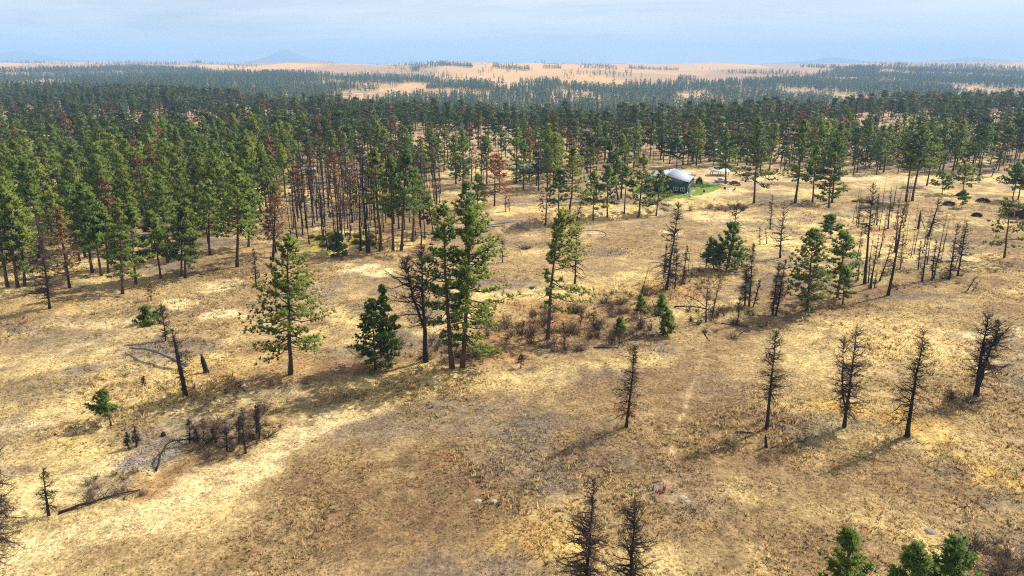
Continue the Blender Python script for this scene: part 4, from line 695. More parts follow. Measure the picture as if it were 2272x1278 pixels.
for a_ in [
 ([(1070, 715), (1250, 690), (1330, 690), (1330, 770), (1280, 785), (1080, 790)], 50, (1.0, 2.6), 'grey-brown bare shrub in the brush below the leaning pine', 'shrubs in the middle brush, left part'),
 ([(1330, 660), (1470, 650), (1500, 720), (1440, 765), (1330, 775)], 44, (.8, 2.2), 'dark bare shrub in the brush round the young pines', 'shrubs in the middle brush, right part'),
 ([(1520, 690), (1660, 685), (1720, 720), (1640, 755), (1540, 740)], 26, (.7, 1.8), 'bare shrub in the deadfall left of the slim dead pair', 'shrubs in the deadfall'),
 ([(780, 780), (960, 760), (1070, 770), (1060, 805), (800, 810)], 26, (.7, 1.8), 'bare shrub at the feet of the tall middle pines', 'shrubs under the middle pines'),
 ([(400, 935), (590, 905), (595, 990), (480, 1015), (390, 1030)], 34, (.7, 1.9), 'charred bare shrub in the burnt thicket at lower left', 'shrubs in the burnt thicket'),
 ([(190, 1060), (320, 1040), (330, 1095), (150, 1130)], 16, (.5, 1.1), 'low bare shrub beside the long fallen log at lower left', 'shrubs by the fallen log'),
 ([(1490, 600), (1560, 595), (1560, 650), (1470, 655)], 14, (.7, 1.8), 'bare shrub at the foot of the large leaning dead pine', 'shrubs by the leaning dead pine'),
 ([(1880, 610), (2140, 590), (2130, 640), (1900, 665)], 26, (.6, 1.6), 'bare shrub under the dead trees of the right grove', 'shrubs in the right grove'),
 ([(1530, 466), (1660, 456), (1660, 470), (1540, 474)], 16, (1.2, 2.4), 'dark bare shrub in the hollow below the green house', 'shrubs in the hollow'),
 ([(1000, 528), (1200, 506), (1450, 484), (1450, 478), (1200, 498), (1000, 518)], 18, (.6, 1.5), 'bare shrub along the bank of the gully', 'shrubs on the gully bank'),
 ([(690, 552), (950, 535), (950, 515), (690, 530)], 20, (.8, 1.6), 'bare shrub under the burnt trunks', 'shrubs under the burnt stand'),
 ([(2080, 1215), (2290, 1200), (2290, 1300), (2100, 1300)], 26, (.8, 1.6), 'grey heaped bare brush in the bottom right corner', 'brush in the bottom right corner'),
 ([(330, 850), (560, 830), (560, 880), (330, 885)], 10, (.5, 1.2), 'low bare shrub near the leaning charred snag', 'shrubs by the leaning snag'),
 ([(2090, 880), (2150, 900), (2140, 950), (2080, 935)], 5, (.8, 1.8), 'thin bare shrub between the third and last lower right dead pines', 'shrubs between the lower right dead pines')]:
    shrubs(*a_)
def one_shrub(px, py, w_, h, label, mt='shrub', leafy=False, seed=1, name='shrub'):
    x, y, z = at(px, py); g_ = np.random.default_rng(seed)
    if leafy:
        o = ob(name, None, None, (x, y, z), label=label, category='shrub'); n = 520; d = g_.normal(0, 1, (n, 3)); d /= np.linalg.norm(d, axis=1)[:, None]; d[:, 2] = np.abs(d[:, 2])
        c = d * np.array([w_ / 2, w_ / 2, h]) * g_.uniform(.55, 1, n)[:, None]; c[:, 2] += .1; l_ = MB().blades(c, d, g_.uniform(.25, .45, n), g_.uniform(.13, .22, n), g_)
        ob('stems', shrub_geo(seed, h * .8, 10, .8, 3).me('stems', M['twig']), o); ob('foliage', l_.me('foliage', M[mt]), o)
    else:
        o = ob(name, shrub_geo(seed, h, 60, w_ / h * .9, 9, .022).me(name, M[mt]), None, (x, y, z), label=label, category='shrub')
    return o
M['dark_leaf'] = mat('dark_evergreen', (.02, .035, .014), .7, .2, trans=.1); M['yg_leaf'] = mat('yellow_green_leaves', (.30, .28, .03), .7, .2, trans=.3)
one_shrub(1551, 408, 2.6, 2.6, 'round dark green bush at the corner of the green house', 'dark_leaf', True, 5)
for i, (p, q, wd, h, lb) in enumerate([(2106, 455, 3.6, 1.1, 'dark low bush on the far field, first of three dark ones'), (2181, 448, 4.2, 1.1, 'dark low bush on the far field, largest of three dark ones'), (2167, 480, 2.8, .9, 'dark low bush on the far field, nearest of three dark ones'), (975, 528, 2.8, 2.0, 'dark green shrub at the right end of the burnt stand'), (2130, 435, 2.6, .9, 'dark flat bush beside the small round-topped pine')]):
    one_shrub(p, q, wd, h, lb, 'dark_leaf', True, 40 + i)
for i in range(26):
    p, q = rng.uniform(690, 830), rng.uniform(522, 550); x, y, z = at(p, q); o = one_shrub(p, q, rng.uniform(1, 2.2), rng.uniform(.4, .9), 'yellow-green low plant at the foot of the burnt stand', 'yg_leaf', True, 60 + i); o['group'] = 'yellow-green plants under burnt stand'; AUTO.append((o, 'tree', 'yellow-green low plant'))
for i in range(9):
    p, q = rng.uniform(1896, 1930), rng.uniform(442, 452); o = one_shrub(p, q, rng.uniform(1.2, 2.4), rng.uniform(.3, .6), 'yellow-green low plant in the rusty hollow of the far field', 'yg_leaf', True, 100 + i); o['group'] = 'yellow-green plants on the far field'; AUTO.append((o, 'tree', 'yellow-green low plant'))
o = one_shrub(1166, 553, 4.0, 1.4, 'heap of dead grey branches on the slope right of the middle pines', 'shrub', False, 70, 'brush_pile'); o.scale = (1.5, 1, 1)
one_shrub(1275, 692, 3.4, 1.6, 'silvery bare bush right of the leaning pine', 'greywood', False, 77)
one_shrub(1180, 640, 1.2, .4, 'dry black twigs lying in shade on the slope', 'burnt', False, 79)
# ------------------------------------------------------------------ fallen trunks
def log(p0, p1, r, label, m='burnt', arch=0., stubs=14, seed=0, lift=.6):
    A = np.array(at(*p0)); B = np.array(at(*p1)); g_ = np.random.default_rng(seed + int(p0[0])); s_ = np.linspace(0, 1, 9); L = np.linalg.norm(B - A)
    pts = A + (B - A) * s_[:, None]; pts[:, 2] = hfun(pts[:, 0], pts[:, 1]) + r * lift + arch * np.sin(s_ * math.pi); pts[1:-1] += g_.normal(0, .03 * L ** .5, (7, 3)) * .7
    o = ob('fallen_trunk', None, None, tuple(A), label=label, category='log'); pts = pts - A
    ob('trunk', MB().tube(pts, np.linspace(r, r * .4, 9), 7).me('trunk', M[m], True), o)
    if stubs:
        b_ = MB(); f = g_.uniform(.15, 1, stubs); c = np.column_stack([np.interp(f, s_, pts[:, j]) for j in range(3)]); d = g_.normal(0, 1, (stubs, 3)); d[:, 2] = np.abs(d[:, 2]) + .1; d /= np.linalg.norm(d, axis=1)[:, None]
        for ci_, di_ in zip(c, d):
            l_ = g_.uniform(.4, 1.7); q_ = ci_ + di_ * (np.linspace(0, 1, 4) * l_)[:, None]; q_[1:] += g_.normal(0, .08, (3, 3)); b_.tube(q_, np.linspace(.04, .012, 4), 3, False)
            b_.spikes(q_[[1, 2, 2, 3]], (lambda w_: w_ / np.linalg.norm(w_, axis=1)[:, None])(g_.normal(0, 1, (4, 3)) + di_), g_.uniform(.2, .6, 4), np.full(4, .014), g_)
        ob('branch_stubs', b_.me('branch_stubs', M['twig']), o)
log((415, 822), (290, 783), .34, 'big grey broken trunk lying against the leaning charred snag', 'greywood', arch=.9, stubs=34, lift=2.5)
log((130, 1140), (312, 1088), .17, 'long charred fallen trunk with a branchy end at lower left', stubs=30, arch=.2)
log((346, 1046), (398, 978), .14, 'arched charred branch on the bare gravel strip', arch=1.3, stubs=12)
log((395, 978), (452, 992), .11, 'charred branch lying right of the arched one', arch=.5, stubs=10)
log((1632, 960), (1672, 962), .16, 'short charred log in the shadow of the first lower right dead pine', stubs=0)
log((1600, 718), (1656, 726), .13, 'thin charred log left below the twin dead pair', stubs=8)
log((1640, 742), (1690, 738), .09, 'forked dead branch lying on pale grass at the right end of the deadfall', arch=.6, stubs=14)
log((1318, 772), (1372, 772), .14, 'charred log at the front edge of the middle brush', stubs=4)
log((1560, 735), (1574, 757), .13, 'short charred log by the start of the footpath', stubs=0)
log((1496, 682), (1580, 690), .16, 'dark fallen trunk behind the young pines', stubs=22, arch=.5)
log((1520, 655), (1590, 720), .09, 'leaning dead stem crossing the deadfall', arch=1.2, stubs=16)
log((1410, 712), (1460, 700), .12, 'dark fallen stem in the brush behind the young pines', stubs=12)
log((2115, 1250), (2300, 1285), .07, 'grey fallen branch in the bottom right corner, lower one', 'greywood', arch=.4, stubs=12)
log((2060, 1212), (2200, 1232), .06, 'grey fallen branch in the bottom right corner, upper one', 'greywood', arch=.5, stubs=14)
log((770, 770), (810, 800), .07, 'grey dead branch left of the short bushy pine', 'greywood', arch=.4, stubs=6)
log((1082, 500), (1140, 492), .2, 'grey rotten log on the flat behind the gully', 'greywood', stubs=8)
log((1075, 505), (1120, 501), .16, 'shorter grey rotten log just in front of the other behind the gully', 'greywood', stubs=5)
log((1715, 985), (1706, 1004), .08, 'small grey branch below the narrow charred stump', 'greywood', stubs=2)
log((2118, 1037), (2136, 1046), .1, 'short dark log in the golden grass at right', stubs=0)
log((640, 512), (680, 530), .16, 'grey log at the left foot of the burnt stand', 'greywood', stubs=3)
log((668, 422), (730, 418), .2, 'dark fallen trunk across the burnt stand', stubs=6)
log((740, 458), (830, 452), .2, 'second dark fallen trunk across the burnt stand', stubs=8)
log((1150, 402), (1230, 398), .2, 'dark fallen trunk at the edge of the half-burnt wood', stubs=8)
log((180, 540), (250, 535), .2, 'dark log between the trunks of the left wood', stubs=3)
# ------------------------------------------------------------------ stones
def rock_me(seed, m, sub=2):
    import bmesh
    bm = bmesh.new(); bmesh.ops.create_icosphere(bm, subdivisions=sub, radius=1); g_ = np.random.default_rng(seed); off = g_.uniform(0, 50, 3)
    for v_ in bm.verts:
        c = v_.co; k_ = .75 + .5 * float(fbm(np.array([c.x * 1.2 + off[0] + c.z]), np.array([c.y * 1.2 + off[1] - c.z]), 1, 2, seed)[0]); v_.co = c * k_; v_.co.z *= .6
    me = bpy.data.meshes.new('rock'); bm.to_mesh(me); bm.free(); me.materials.append(m); return me
for p, q, r, m, lb in [(2064, 1180, .5, 'rock', 'grey angular rock on the grass near the bottom right'), (1486, 1114, .38, 'pale_rock', 'pale boulder below the red and white sheet, leftmost of three'), (1514, 1104, .42, 'pale_rock', 'pale boulder below the red and white sheet, middle of three'), (1526, 1113, .3, 'pale_rock', 'pale boulder below the red and white sheet, rightmost of three'),
   (1061, 1112, .4, 'pale_rock', 'pale boulder on the brown mound in the lower middle'), (1095, 1112, .34, 'pale_rock', 'smaller pale stone right of the mound boulder'), (1440, 1219, .36, 'rock', 'grey stone right of the two bottom dead pines'), (1450, 1235, .25, 'rock', 'small grey stone at the bottom edge right of the dead pines')]:
    x, y, z = at(p, q); o = ob('rock', rock_me(int(p), M[m]), None, (x, y, z - r * .15), label=lb, category='rock'); o.scale = (r * 1.2, r, r)
mb = MB(); n = 420                                      # loose rubble strip
pl = [flat(*p) for p in ((250, 1030), (330, 985), (420, 960), (430, 985), (370, 1025), (330, 1055), (270, 1050))]; pa = np.array(pl)
ico = np.array([(0, 0, 1), (.9, 0, .35), (.28, .85, .35), (-.72, .53, .35), (-.72, -.53, .35), (.28, -.85, .35), (0, 0, -.5)]); it = [(0, 1, 2), (0, 2, 3), (0, 3, 4), (0, 4, 5), (0, 5, 1), (6, 2, 1), (6, 3, 2), (6, 4, 3), (6, 5, 4), (6, 1, 5)]
k_ = 0
while k_ < n:
    x, y = rng.uniform(pa.min(0), pa.max(0))
    if not inpoly(np.array([x]), np.array([y]), pl)[0]: continue
    k_ += 1; r = rng.uniform(.05, .2); mb.add(ico * rng.uniform(.6, 1.3, (7, 3)) * r + np.array([x, y, gz(x, y) - r * .25]), it)
ob('rubble', mb.me('rubble', M['rock']), kind='stuff', label='grey loose stones strewn along the bare gravel strip', category='stones')
# ------------------------------------------------------------------ the green metal house
def bricky(name, col, sx, rough=.5, spec=.4, axis=0, amt=.25):          # ribbed sheet metal
    m = bpy.data.materials.new(name); m.use_nodes = True; t_ = m.node_tree; b_ = t_.nodes['Principled BSDF']; b_.inputs['Base Color'].default_value = (*col, 1); b_.inputs['Roughness'].default_value = rough; b_.inputs['Specular IOR Level'].default_value = spec
    tc2 = t_.nodes.new('ShaderNodeTexCoord'); wv = t_.nodes.new('ShaderNodeTexWave'); wv.bands_direction = 'XYZ'[axis]; wv.inputs['Scale'].default_value = sx; wv.inputs['Distortion'].default_value = 0
    t_.links.new(tc2.outputs['Object'], wv.inputs['Vector']); bp_ = t_.nodes.new('ShaderNodeBump'); bp_.inputs['Strength'].default_value = amt; bp_.inputs['Distance'].default_value = .05
    t_.links.new(wv.outputs[1], bp_.inputs['Height']); t_.links.new(bp_.outputs[0], b_.inputs['Normal'])
    n_ = t_.nodes.new('ShaderNodeTexNoise'); n_.inputs['Scale'].default_value = .6; n_.inputs['Detail'].default_value = 5; t_.links.new(tc2.outputs['Object'], n_.inputs['Vector'])
    r_ = t_.nodes.new('ShaderNodeMapRange'); r_.inputs[3].default_value = .75; r_.inputs[4].default_value = 1.2; t_.links.new(n_.outputs[0], r_.inputs[0]); v_ = t_.nodes.new('ShaderNodeVectorMath'); v_.operation = 'SCALE'; v_.inputs[0].default_value = col; t_.links.new(r_.outputs[0], v_.inputs['Scale']); t_.links.new(v_.outputs[0], b_.inputs['Base Color'])
    return m
M.update(gwall=bricky('green_metal_siding', (.008, .042, .038), 2.0, .5, .3), groof=bricky('grey_metal_roof', (.38, .41, .46), 1.2, .6, .2, 1), white=mat('white_trim', (.75, .75, .73), .6, .3), glass=mat('window_glass', (.03, .04, .05), .08, .6), dwood=mat('brown_boards', (.075, .036, .026), .85, .15, var=.3, scale=3), palewood=mat('bare_timber', (.42, .27, .15), .8, .15, var=.2, scale=3),
    concrete=mat('concrete', (.42, .38, .33), .9, .2, var=.2, scale=2), tyre=mat('tyre_rubber', (.02, .02, .02), .8, .2), paintw=mat('white_paint', (.72, .74, .77), .25, .5, coat=.5), paintb=mat('blue_paint', (.05, .11, .24), .25, .5, coat=.5), paintr=mat('maroon_paint', (.11, .014, .016), .25, .5, coat=.5), redp=mat('red_plastic', (.62, .05, .03), .5, .3), black=mat('black_metal', (.02, .02, .022), .5, .3), tin=mat('pale_tin_roof', (.55, .57, .58), .5, .4, var=.15, scale=1.5), bluegreen=mat('teal_tarp', (.06, .13, .13), .6, .2))
x, y, z = at(1524, 430); A = np.array([x, y]); d = ray(1526, 403); he = CAMH + d[2] * y / d[1] - z
EL = np.array(flat(1446, 393, z + he)); BR = np.array(flat(1548, 379.5, z + he)); fv = EL - A; Wd = np.linalg.norm(fv); fv /= Wd; sv = np.array([-fv[1], fv[0]])
if sv[1] < 0: sv = -sv
Wd, Dp, ang = 15.6, 17.5, math.radians(-22)
H0 = ob('green_house', None, None, (x, y, z), label='dark green metal-clad house with a pale grey metal roof', category='house')
H0.rotation_euler = (0, 0, ang)              # local: -x runs left along the front wall, +y goes back
rs = 1.9; o_ = .5
wl = MB(); wl.prism([(-Wd, -.4), (0, -.4), (0, he - .25), (-Wd / 2, he + rs - .3), (-Wd, he - .25)], 0, Dp); wl.V = [np.column_stack([q[:, 1], q[:, 0], q[:, 2]]) for q in wl.V]
ob('wall', wl.me('wall', M['gwall']), H0)
for s_, nm_ in ((0, 'roof'), (-Wd, 'roof')):
    e_ = .45 if s_ == 0 else -.45; b_ = MB(); ez = he - .0 - .45 * rs / (Wd / 2); V = [(s_ + e_, -o_, ez), (s_ + e_, Dp + o_, ez), (-Wd / 2, Dp + o_, he + rs), (-Wd / 2, -o_, he + rs)]; V2 = [(a1, b1, c1 - .14) for a1, b1, c1 in V]
    b_.add(V + V2, None, [(0, 1, 2, 3), (7, 6, 5, 4), (0, 4, 5, 1), (1, 5, 6, 2), (2, 6, 7, 3), (3, 7, 4, 0)]); ob('roof', b_.me('roof', M['groof']), H0)
rc = ob('ridge_cap', MB().prism([(-Wd / 2 - .3, he + rs - .03), (-Wd / 2, he + rs + .05), (-Wd / 2 + .3, he + rs - .03)], 0, 1).me('ridge_cap', M['groof']), H0)
rc.data.vertices.foreach_set('co', np.array([(v_.co.y, -o_ + v_.co.x * (Dp + 2 * o_), v_.co.z) for v_ in rc.data.vertices], np.float32).ravel())
def window(parent, cx_, cz_, w_, h_, side='front', mul=True):
    """frame proud of the wall, pane inside it, one mullion"""
    def put(b_): 
        if side == 'right': b_.V = [np.column_stack([-q[:, 1], q[:, 0], q[:, 2]]) for q in b_.V]
        return b_
    f = MB(); t_ = .11
    f.box(cx_ - w_ / 2 - t_, -.07, cz_ - h_ / 2 - t_, cx_ + w_ / 2 + t_, -.004, cz_ - h_ / 2); f.box(cx_ - w_ / 2 - t_, -.07, cz_ + h_ / 2, cx_ + w_ / 2 + t_, -.004, cz_ + h_ / 2 + t_)
    f.box(cx_ - w_ / 2 - t_, -.068, cz_ - h_ / 2, cx_ - w_ / 2, -.004, cz_ + h_ / 2); f.box(cx_ + w_ / 2, -.068, cz_ - h_ / 2, cx_ + w_ / 2 + t_, -.004, cz_ + h_ / 2)
    if mul: f.box(cx_ - .05, -.06, cz_ - h_ / 2 + .001, cx_ + .05, -.02, cz_ + h_ / 2 - .001)
    o = ob('window', put(f).me('window', M['white']), parent); p_ = MB().box(cx_ - w_ / 2 + .002, -.018, cz_ - h_ / 2 + .002, cx_ + w_ / 2 - .002, -.006, cz_ + h_ / 2 - .002); ob('pane', put(p_).me('pane', M['glass']), o); return o
window(H0, -4.1, 1.55, 1.5, 1.15); window(H0, -1.6, 1.5, 1.4, 1.1); window(H0, -9.5, 1.55, 1.5, 1.15)
for q_ in np.linspace(1.6, Dp - 2.2, 5): window(H0, q_, 1.5, .75, 1.9, 'right', False)
pv = MB().tube([(-Wd / 2 - 1.2, Dp * .75, he + rs - .6), (-Wd / 2 - 1.2, Dp * .75, he + rs + .5)], .12, 8); ob('vent_pipe', pv.me('vent_pipe', M['black']), H0)
pt = MB(); pt.box(.05, .2, -.1, 2.0, Dp - .5, .1); ob('patio', pt.me('patio', M['concrete']), H0)
# ------------------------------------------------------------------ simpler buildings
def shed(px, py, w_, d_, h, rise, rz, label, wallm, roofm, open_=False, name='shed', door=True, posts=0, zoff=0, ov=.5):
    x, y, z = at(px, py); o = ob(name, None, None, (x, y, z + zoff), label=label, category='building' if not open_ else 'carport'); o.rotation_euler = (0, 0, rz)
    if open_:
        for ax in (-w_ / 2 + .2, 0, w_ / 2 - .2):
            for ay in (.2, d_ - .2): ob('post', MB().box(ax - .09, ay - .09, -.3, ax + .09, ay + .09, h + .02).me('post', M['dwood']), o)
        gb = MB().prism([(.1, h), (d_ / 2, h + rise - .12), (d_ - .1, h)], -w_ / 2 + .04, -w_ / 2 + .14); ob('gable', gb.me('gable', M[wallm]), o)
    else:
        ob('wall', MB().prism([(0, -.4), (d_, -.4), (d_, h), (d_ / 2, h + rise - .1), (0, h)], -w_ / 2, w_ / 2).me('wall', M[wallm]), o)
        if door:
            dr = ob('door', MB().box(-w_ * .3 - .5, -.06, 0, -w_ * .3 + .5, -.004, 2.0).me('door', M['palewood']), o); window(o, w_ * .1, 1.5, 1.1, .9); window(o, w_ * .33, 1.5, 1.1, .9)
    sl_ = rise / (d_ / 2)
    for sgn in (0, 1):
        e0, e1 = ((-ov, d_ / 2) if sgn == 0 else (d_ + ov, d_ / 2)); z0 = h - ov * sl_ + .03; z1 = h + rise + .03; V = [(-w_ / 2 - ov, e0, z0), (w_ / 2 + ov, e0, z0), (w_ / 2 + ov, e1, z1), (-w_ / 2 - ov, e1, z1)]
        b_ = MB().add(V + [(a1, b1, c1 - .1) for a1, b1, c1 in V], None, [(0, 1, 2, 3), (7, 6, 5, 4), (0, 4, 5, 1), (1, 5, 6, 2), (2, 6, 7, 3), (3, 7, 4, 0)]); ob('roof', b_.me('roof', M[roofm]), o)
    for i in range(posts): ob('post', MB().box(-w_ / 2 - 2.3, 1 + i * 2.2, -.3, -w_ / 2 - 2.14, 1.16 + i * 2.2, h - .1).me('post', M['palewood']), o)
    return o
shed(1598, 391, 7.0, 5.0, 2.0, .9, -.12, 'low open carport with a pale tin roof behind the parked vehicles', 'dwood', 'tin', True, 'carport')
shed(1180, 386, 9, 6, 2.6, 1.3, .15, 'brown cabin with a pale roof half hidden by trunks behind centre', 'dwood', 'tin', name='cabin'); shed(1212, 378, 6, 5, 2.6, .8, .1, 'small grey-white outbuilding right of the half-hidden cabin', 'tin', 'tin', name='shed')
shed(893, 366, 6, 5, 2.4, .9, .3, 'small pale-roofed shed behind the green clump in the burnt stand', 'tin', 'tin', name='shed'); shed(772, 390, 5, 4, 2.4, .8, -.2, 'white shed glimpsed through the burnt stand', 'white', 'tin', name='shed'); shed(688, 388, 4, 3, 2.3, .7, .2, 'small white shed at the edge of the left wood and burnt stand', 'white', 'tin', name='shed')
shed(84, 345, 9, 6, 2.8, 1.4, .5, 'pale-roofed house glimpsed in the clearing of the left wood', 'white', 'tin', name='house')
cb_ = shed(2290, 486, 8.0, 7.0, 3.2, 1.0, .28, 'brown board cabin with a porch cut by the right edge', 'dwood', 'dwood', name='cabin', posts=2, door=False, ov=.5)
b_ = MB(); b_.add([(-6.6, .2, 3.0), (-4.45, .2, 3.15), (-4.45, 5.5, 3.15), (-6.6, 5.5, 3.0), (-6.6, .2, 2.88), (-4.45, .2, 3.03), (-4.45, 5.5, 3.03), (-6.6, 5.5, 2.88)], None, [(0, 1, 2, 3), (7, 6, 5, 4), (0, 4, 5, 1), (1, 5, 6, 2), (2, 6, 7, 3), (3, 7, 4, 0)]); ob('porch_roof', b_.me('porch_roof', M['palewood']), cb_)
# ------------------------------------------------------------------ vehicles
def vehicle(px, py, rz, label, name, bodym, cabm, low, cabin, W=1.85, extra=None):
    x, y, z = at(px, py); o = ob(name, None, None, (x, y, z + .02), label=label, category='truck' if 'truck' in name else 'car'); o.rotation_euler = (0, 0, rz)
    def side(poly, w_, m_, nm_, par=o):
        b_ = MB().prism(poly, -w_ / 2, w_ / 2); b_.V = [np.column_stack([q[:, 1], q[:, 0], q[:, 2]]) for q in b_.V]; return ob(nm_, b_.me(nm_, m_), par)
    bd = side(low, W, bodym, 'body'); cbn = side(cabin, W * .88, cabm, 'cabin')
    cen = np.mean(cabin, 0); pane = [((p - cen[0]) * .84 + cen[0], (q - cen[1]) * .62 + cen[1] + .03) for p, q in cabin]
    for s_ in (-1, 1):
        b_ = MB().prism(pane, s_ * W * .44 + (.0 if s_ > 0 else -.015), s_ * W * .44 + (.015 if s_ > 0 else 0)); b_.V = [np.column_stack([q[:, 1], q[:, 0], q[:, 2]]) for q in b_.V]; ob('side_window', b_.me('side_window', M['glass']), cbn)
    (ax, az), (bx2, bz) = cabin[1], cabin[0]
    for (p0, q0), (p1, q1), nm_ in ((cabin[0], cabin[1], 'rear_window'), (cabin[-1], cabin[-2], 'windscreen')):
        sg = -1 if nm_ == 'rear_window' else 1; V = []
        for t_ in (.2, .88):
            for s_ in (-1, 1): V.append((p0 + (p1 - p0) * t_ + sg * .02, s_ * W * .38, q0 + (q1 - q0) * t_ + .01))
        V += [(a1 - sg * .03, b1, c1) for a1, b1, c1 in V]; ob(nm_, MB().add(V, None, [(0, 1, 3, 2), (4, 6, 7, 5), (0, 2, 6, 4), (1, 5, 7, 3), (0, 4, 5, 1), (2, 3, 7, 6)]).me(nm_, M['glass']), cbn)
    L0, L1 = min(p for p, q in low), max(p for p, q in low)
    for ax in (L0 + .9, L1 - .9):
        for s_ in (-1, 1):
            wh = ob('wheel', MB().tube([(ax, s_ * (W / 2 - .2), .36), (ax, s_ * (W / 2 + .03), .36)], .36, 14).me('wheel', M['tyre']), o); ob('rim', MB().tube([(ax, s_ * (W / 2 - .1), .36), (ax, s_ * (W / 2 + .045), .36)], .2, 10).me('rim', M['tin']), wh)
    for s_ in (-1, 1): ob('headlight', MB().box(L1 - .03, s_ * W * .36 - .16, .68, L1 + .02, s_ * W * .36 + .16, .84).me('headlight', M['white']), o)
    if extra: extra(o, side)
    return o
TR_LOW = [(-2.8, .42), (-2.8, 1.05), (-.5, 1.05), (-.45, 1.1), (1.3, 1.1), (2.7, 1.0), (2.8, .85), (2.8, .42)]
vehicle(1600, 405, math.radians(172), 'white pickup truck with a dark blue lower flank parked by the carport', 'pickup_truck', M['paintw'], M['paintw'], TR_LOW, [(-.55, 1.1), (-.35, 1.82), (.75, 1.82), (1.4, 1.1)], 1.9,
        lambda o, side: (side([(-2.7, .46), (-2.7, .82), (2.72, .82), (2.72, .46)], 1.935, M['paintb'], 'lower_flank'), ob('bed', MB().box(-2.7, -.8, 1.02, -.65, .8, 1.058).me('bed', M['black']), o)))
vehicle(1631, 410, math.radians(-28), 'dark maroon car with a white front bumper parked right of the pickup', 'parked_car', M['paintr'], M['paintr'], [(-2.3, .35), (-2.35, .85), (-1.6, .98), (1.0, .95), (2.2, .82), (2.3, .6), (2.3, .35)], [(-1.7, .97), (-1.05, 1.42), (.25, 1.42), (1.05, .95)], 1.8,
        lambda o, side: ob('bumper', MB().box(2.2, -.85, .34, 2.36, .85, .6).me('bumper', M['white']), o))
# ------------------------------------------------------------------ yard things
x, y, z = at(1576, 413); tk = ob('gas_tank', None, None, (x, y, z), label='white gas tank on legs on the green lawn', category='tank'); tk.rotation_euler = (0, 0, 1.0)
s_ = np.linspace(-1, 1, 13); ob('shell', MB().tube([(q_ * 1.3, 0, .95) for q_ in s_], np.maximum(.62 * np.sqrt(np.maximum(0, 1 - np.abs(s_) ** 5)), .05), 16).me('shell', M['white'], True), tk)
for q_ in (-.75, .75): ob('leg', MB().box(q_ - .1, -.4, -.1, q_ + .1, .4, .45).me('leg', M['concrete']), tk)
ob('lid', MB().tube([(0, 0, 1.5), (0, 0, 1.68)], .2, 10).me('lid', M['white']), tk)
def lawn_chair(px, py, rz, label, m):
    x, y, z = at(px, py); o = ob('lawn_chair', None, None, (x, y, z), label=label, category='chair'); o.rotation_euler = (0, 0, rz)
    ob('seat', MB().box(-.35, -.3, .36, .5, .3, .42).me('seat', M[m]), o); bk = MB().box(-.04, -.3, 0, .03, .3, .95); bo = ob('backrest', bk.me('backrest', M[m]), o, (-.35, 0, .4)); bo.rotation_euler = (0, -.45, 0)
    for ax in (-.3, .44):
        for ay in (-.27, .27): ob('leg', MB().box(ax - .04, ay - .04, -.05, ax + .04, ay + .04, .36).me('leg', M[m]), o)
    for ay in (-.36, .36): ob('armrest', MB().box(-.38, ay - .06, .6, .42, ay + .06, .64).me('armrest', M[m]), o)
lawn_chair(1521, 434, 2.2, 'white lawn chair at the front corner of the green house', 'white'); lawn_chair(1532, 436, .6, 'second white lawn chair, right of the one at the house corner', 'white'); lawn_chair(1562, 428, 1.2, 'dark chair alone on the lawn', 'black'); lawn_chair(1628, 423, 2.0, 'dark chair beside the ring of fire stones', 'black')
x, y, z = at(1608, 420); fp = ob('fire_pit', None, None, (x, y, z), label='ring of pale stones with a dark grate right of the lawn', category='fire pit')
rk = rock_me(5, M['pale_rock'], 1)
for i in range(12):
    q_ = i * math.pi / 6; r_ = ob('stone', rk, fp, (1.3 * math.cos(q_), 1.3 * math.sin(q_), .08)); r_.scale = (.26, .22, .24)
ob('grate', MB().tube([(0, 0, .0), (0, 0, .55), (0, 0, .9)], [.42, .45, .3], 10).me('grate', M['black']), fp)
# red and white sheet caught on a stake
x, y, z = at(1470, 1092); sp0 = ob('marker_stake', None, None, (x, y, z), label='dark stake with a torn red and white plastic sheet in the grass', category='stake')
ob('post', MB().tube([(0, 0, -.2), (0, 0, 1.25)], .035, 6).me('post', M['black']), sp0)
def sheet(x0, x1, z0, z1, m, nm_, y_=0, seed=1):
    u_ = np.linspace(0, 1, 9); XX, ZZ = np.meshgrid(u_, u_); g_ = np.random.default_rng(seed); yy_ = y_ + .25 * np.sin(XX * 7 + seed) * XX + .15 * (fbm(XX.ravel() + seed, ZZ.ravel(), .25, 2, seed).reshape(9, 9) - .5)
    V = np.column_stack([(x0 + (x1 - x0) * XX).ravel(), yy_.ravel(), (z0 + (z1 - z0) * ZZ * (.6 + .5 * fbm(XX.ravel() * 3, XX.ravel() * 0, .5, 2, seed + 9).reshape(9, 9))).ravel()]); i_ = np.arange(8)[:, None] * 9 + np.arange(8)[None]
    Q = np.stack([i_, i_ + 1, i_ + 10, i_ + 9], -1).reshape(-1, 4); V2 = np.concatenate([V, V + np.array([0, .012, 0])]); me = mesh(nm_, V2, None, np.concatenate([Q, Q[:, ::-1] + 81]), [m], smooth=True); ob(nm_, me, sp0)
sheet(.04, .4, .15, .85, M['redp'], 'red_sheet'); sheet(-.9, -.04, .05, .75, M['white'], 'white_sheet', .05, 3); sheet(-.8, -.1, .02, .34, M['redp'], 'red_strip', -.08, 5)
# open ring of dark hose on the slope
x, y = flat(1312, 523); an = np.linspace(-.9, 2.6, 60); P = np.column_stack([x + 4.0 * np.cos(an), y + 4.6 * np.sin(an)]); P = np.column_stack([P, hfun(P[:, 0], P[:, 1]) + .09])
ob('hose', MB().tube(P - P[0], .07, 6).me('hose', M['black'], True), None, tuple(P[0]), label='dark hose lying in an open ring on the pale slope', category='hose')
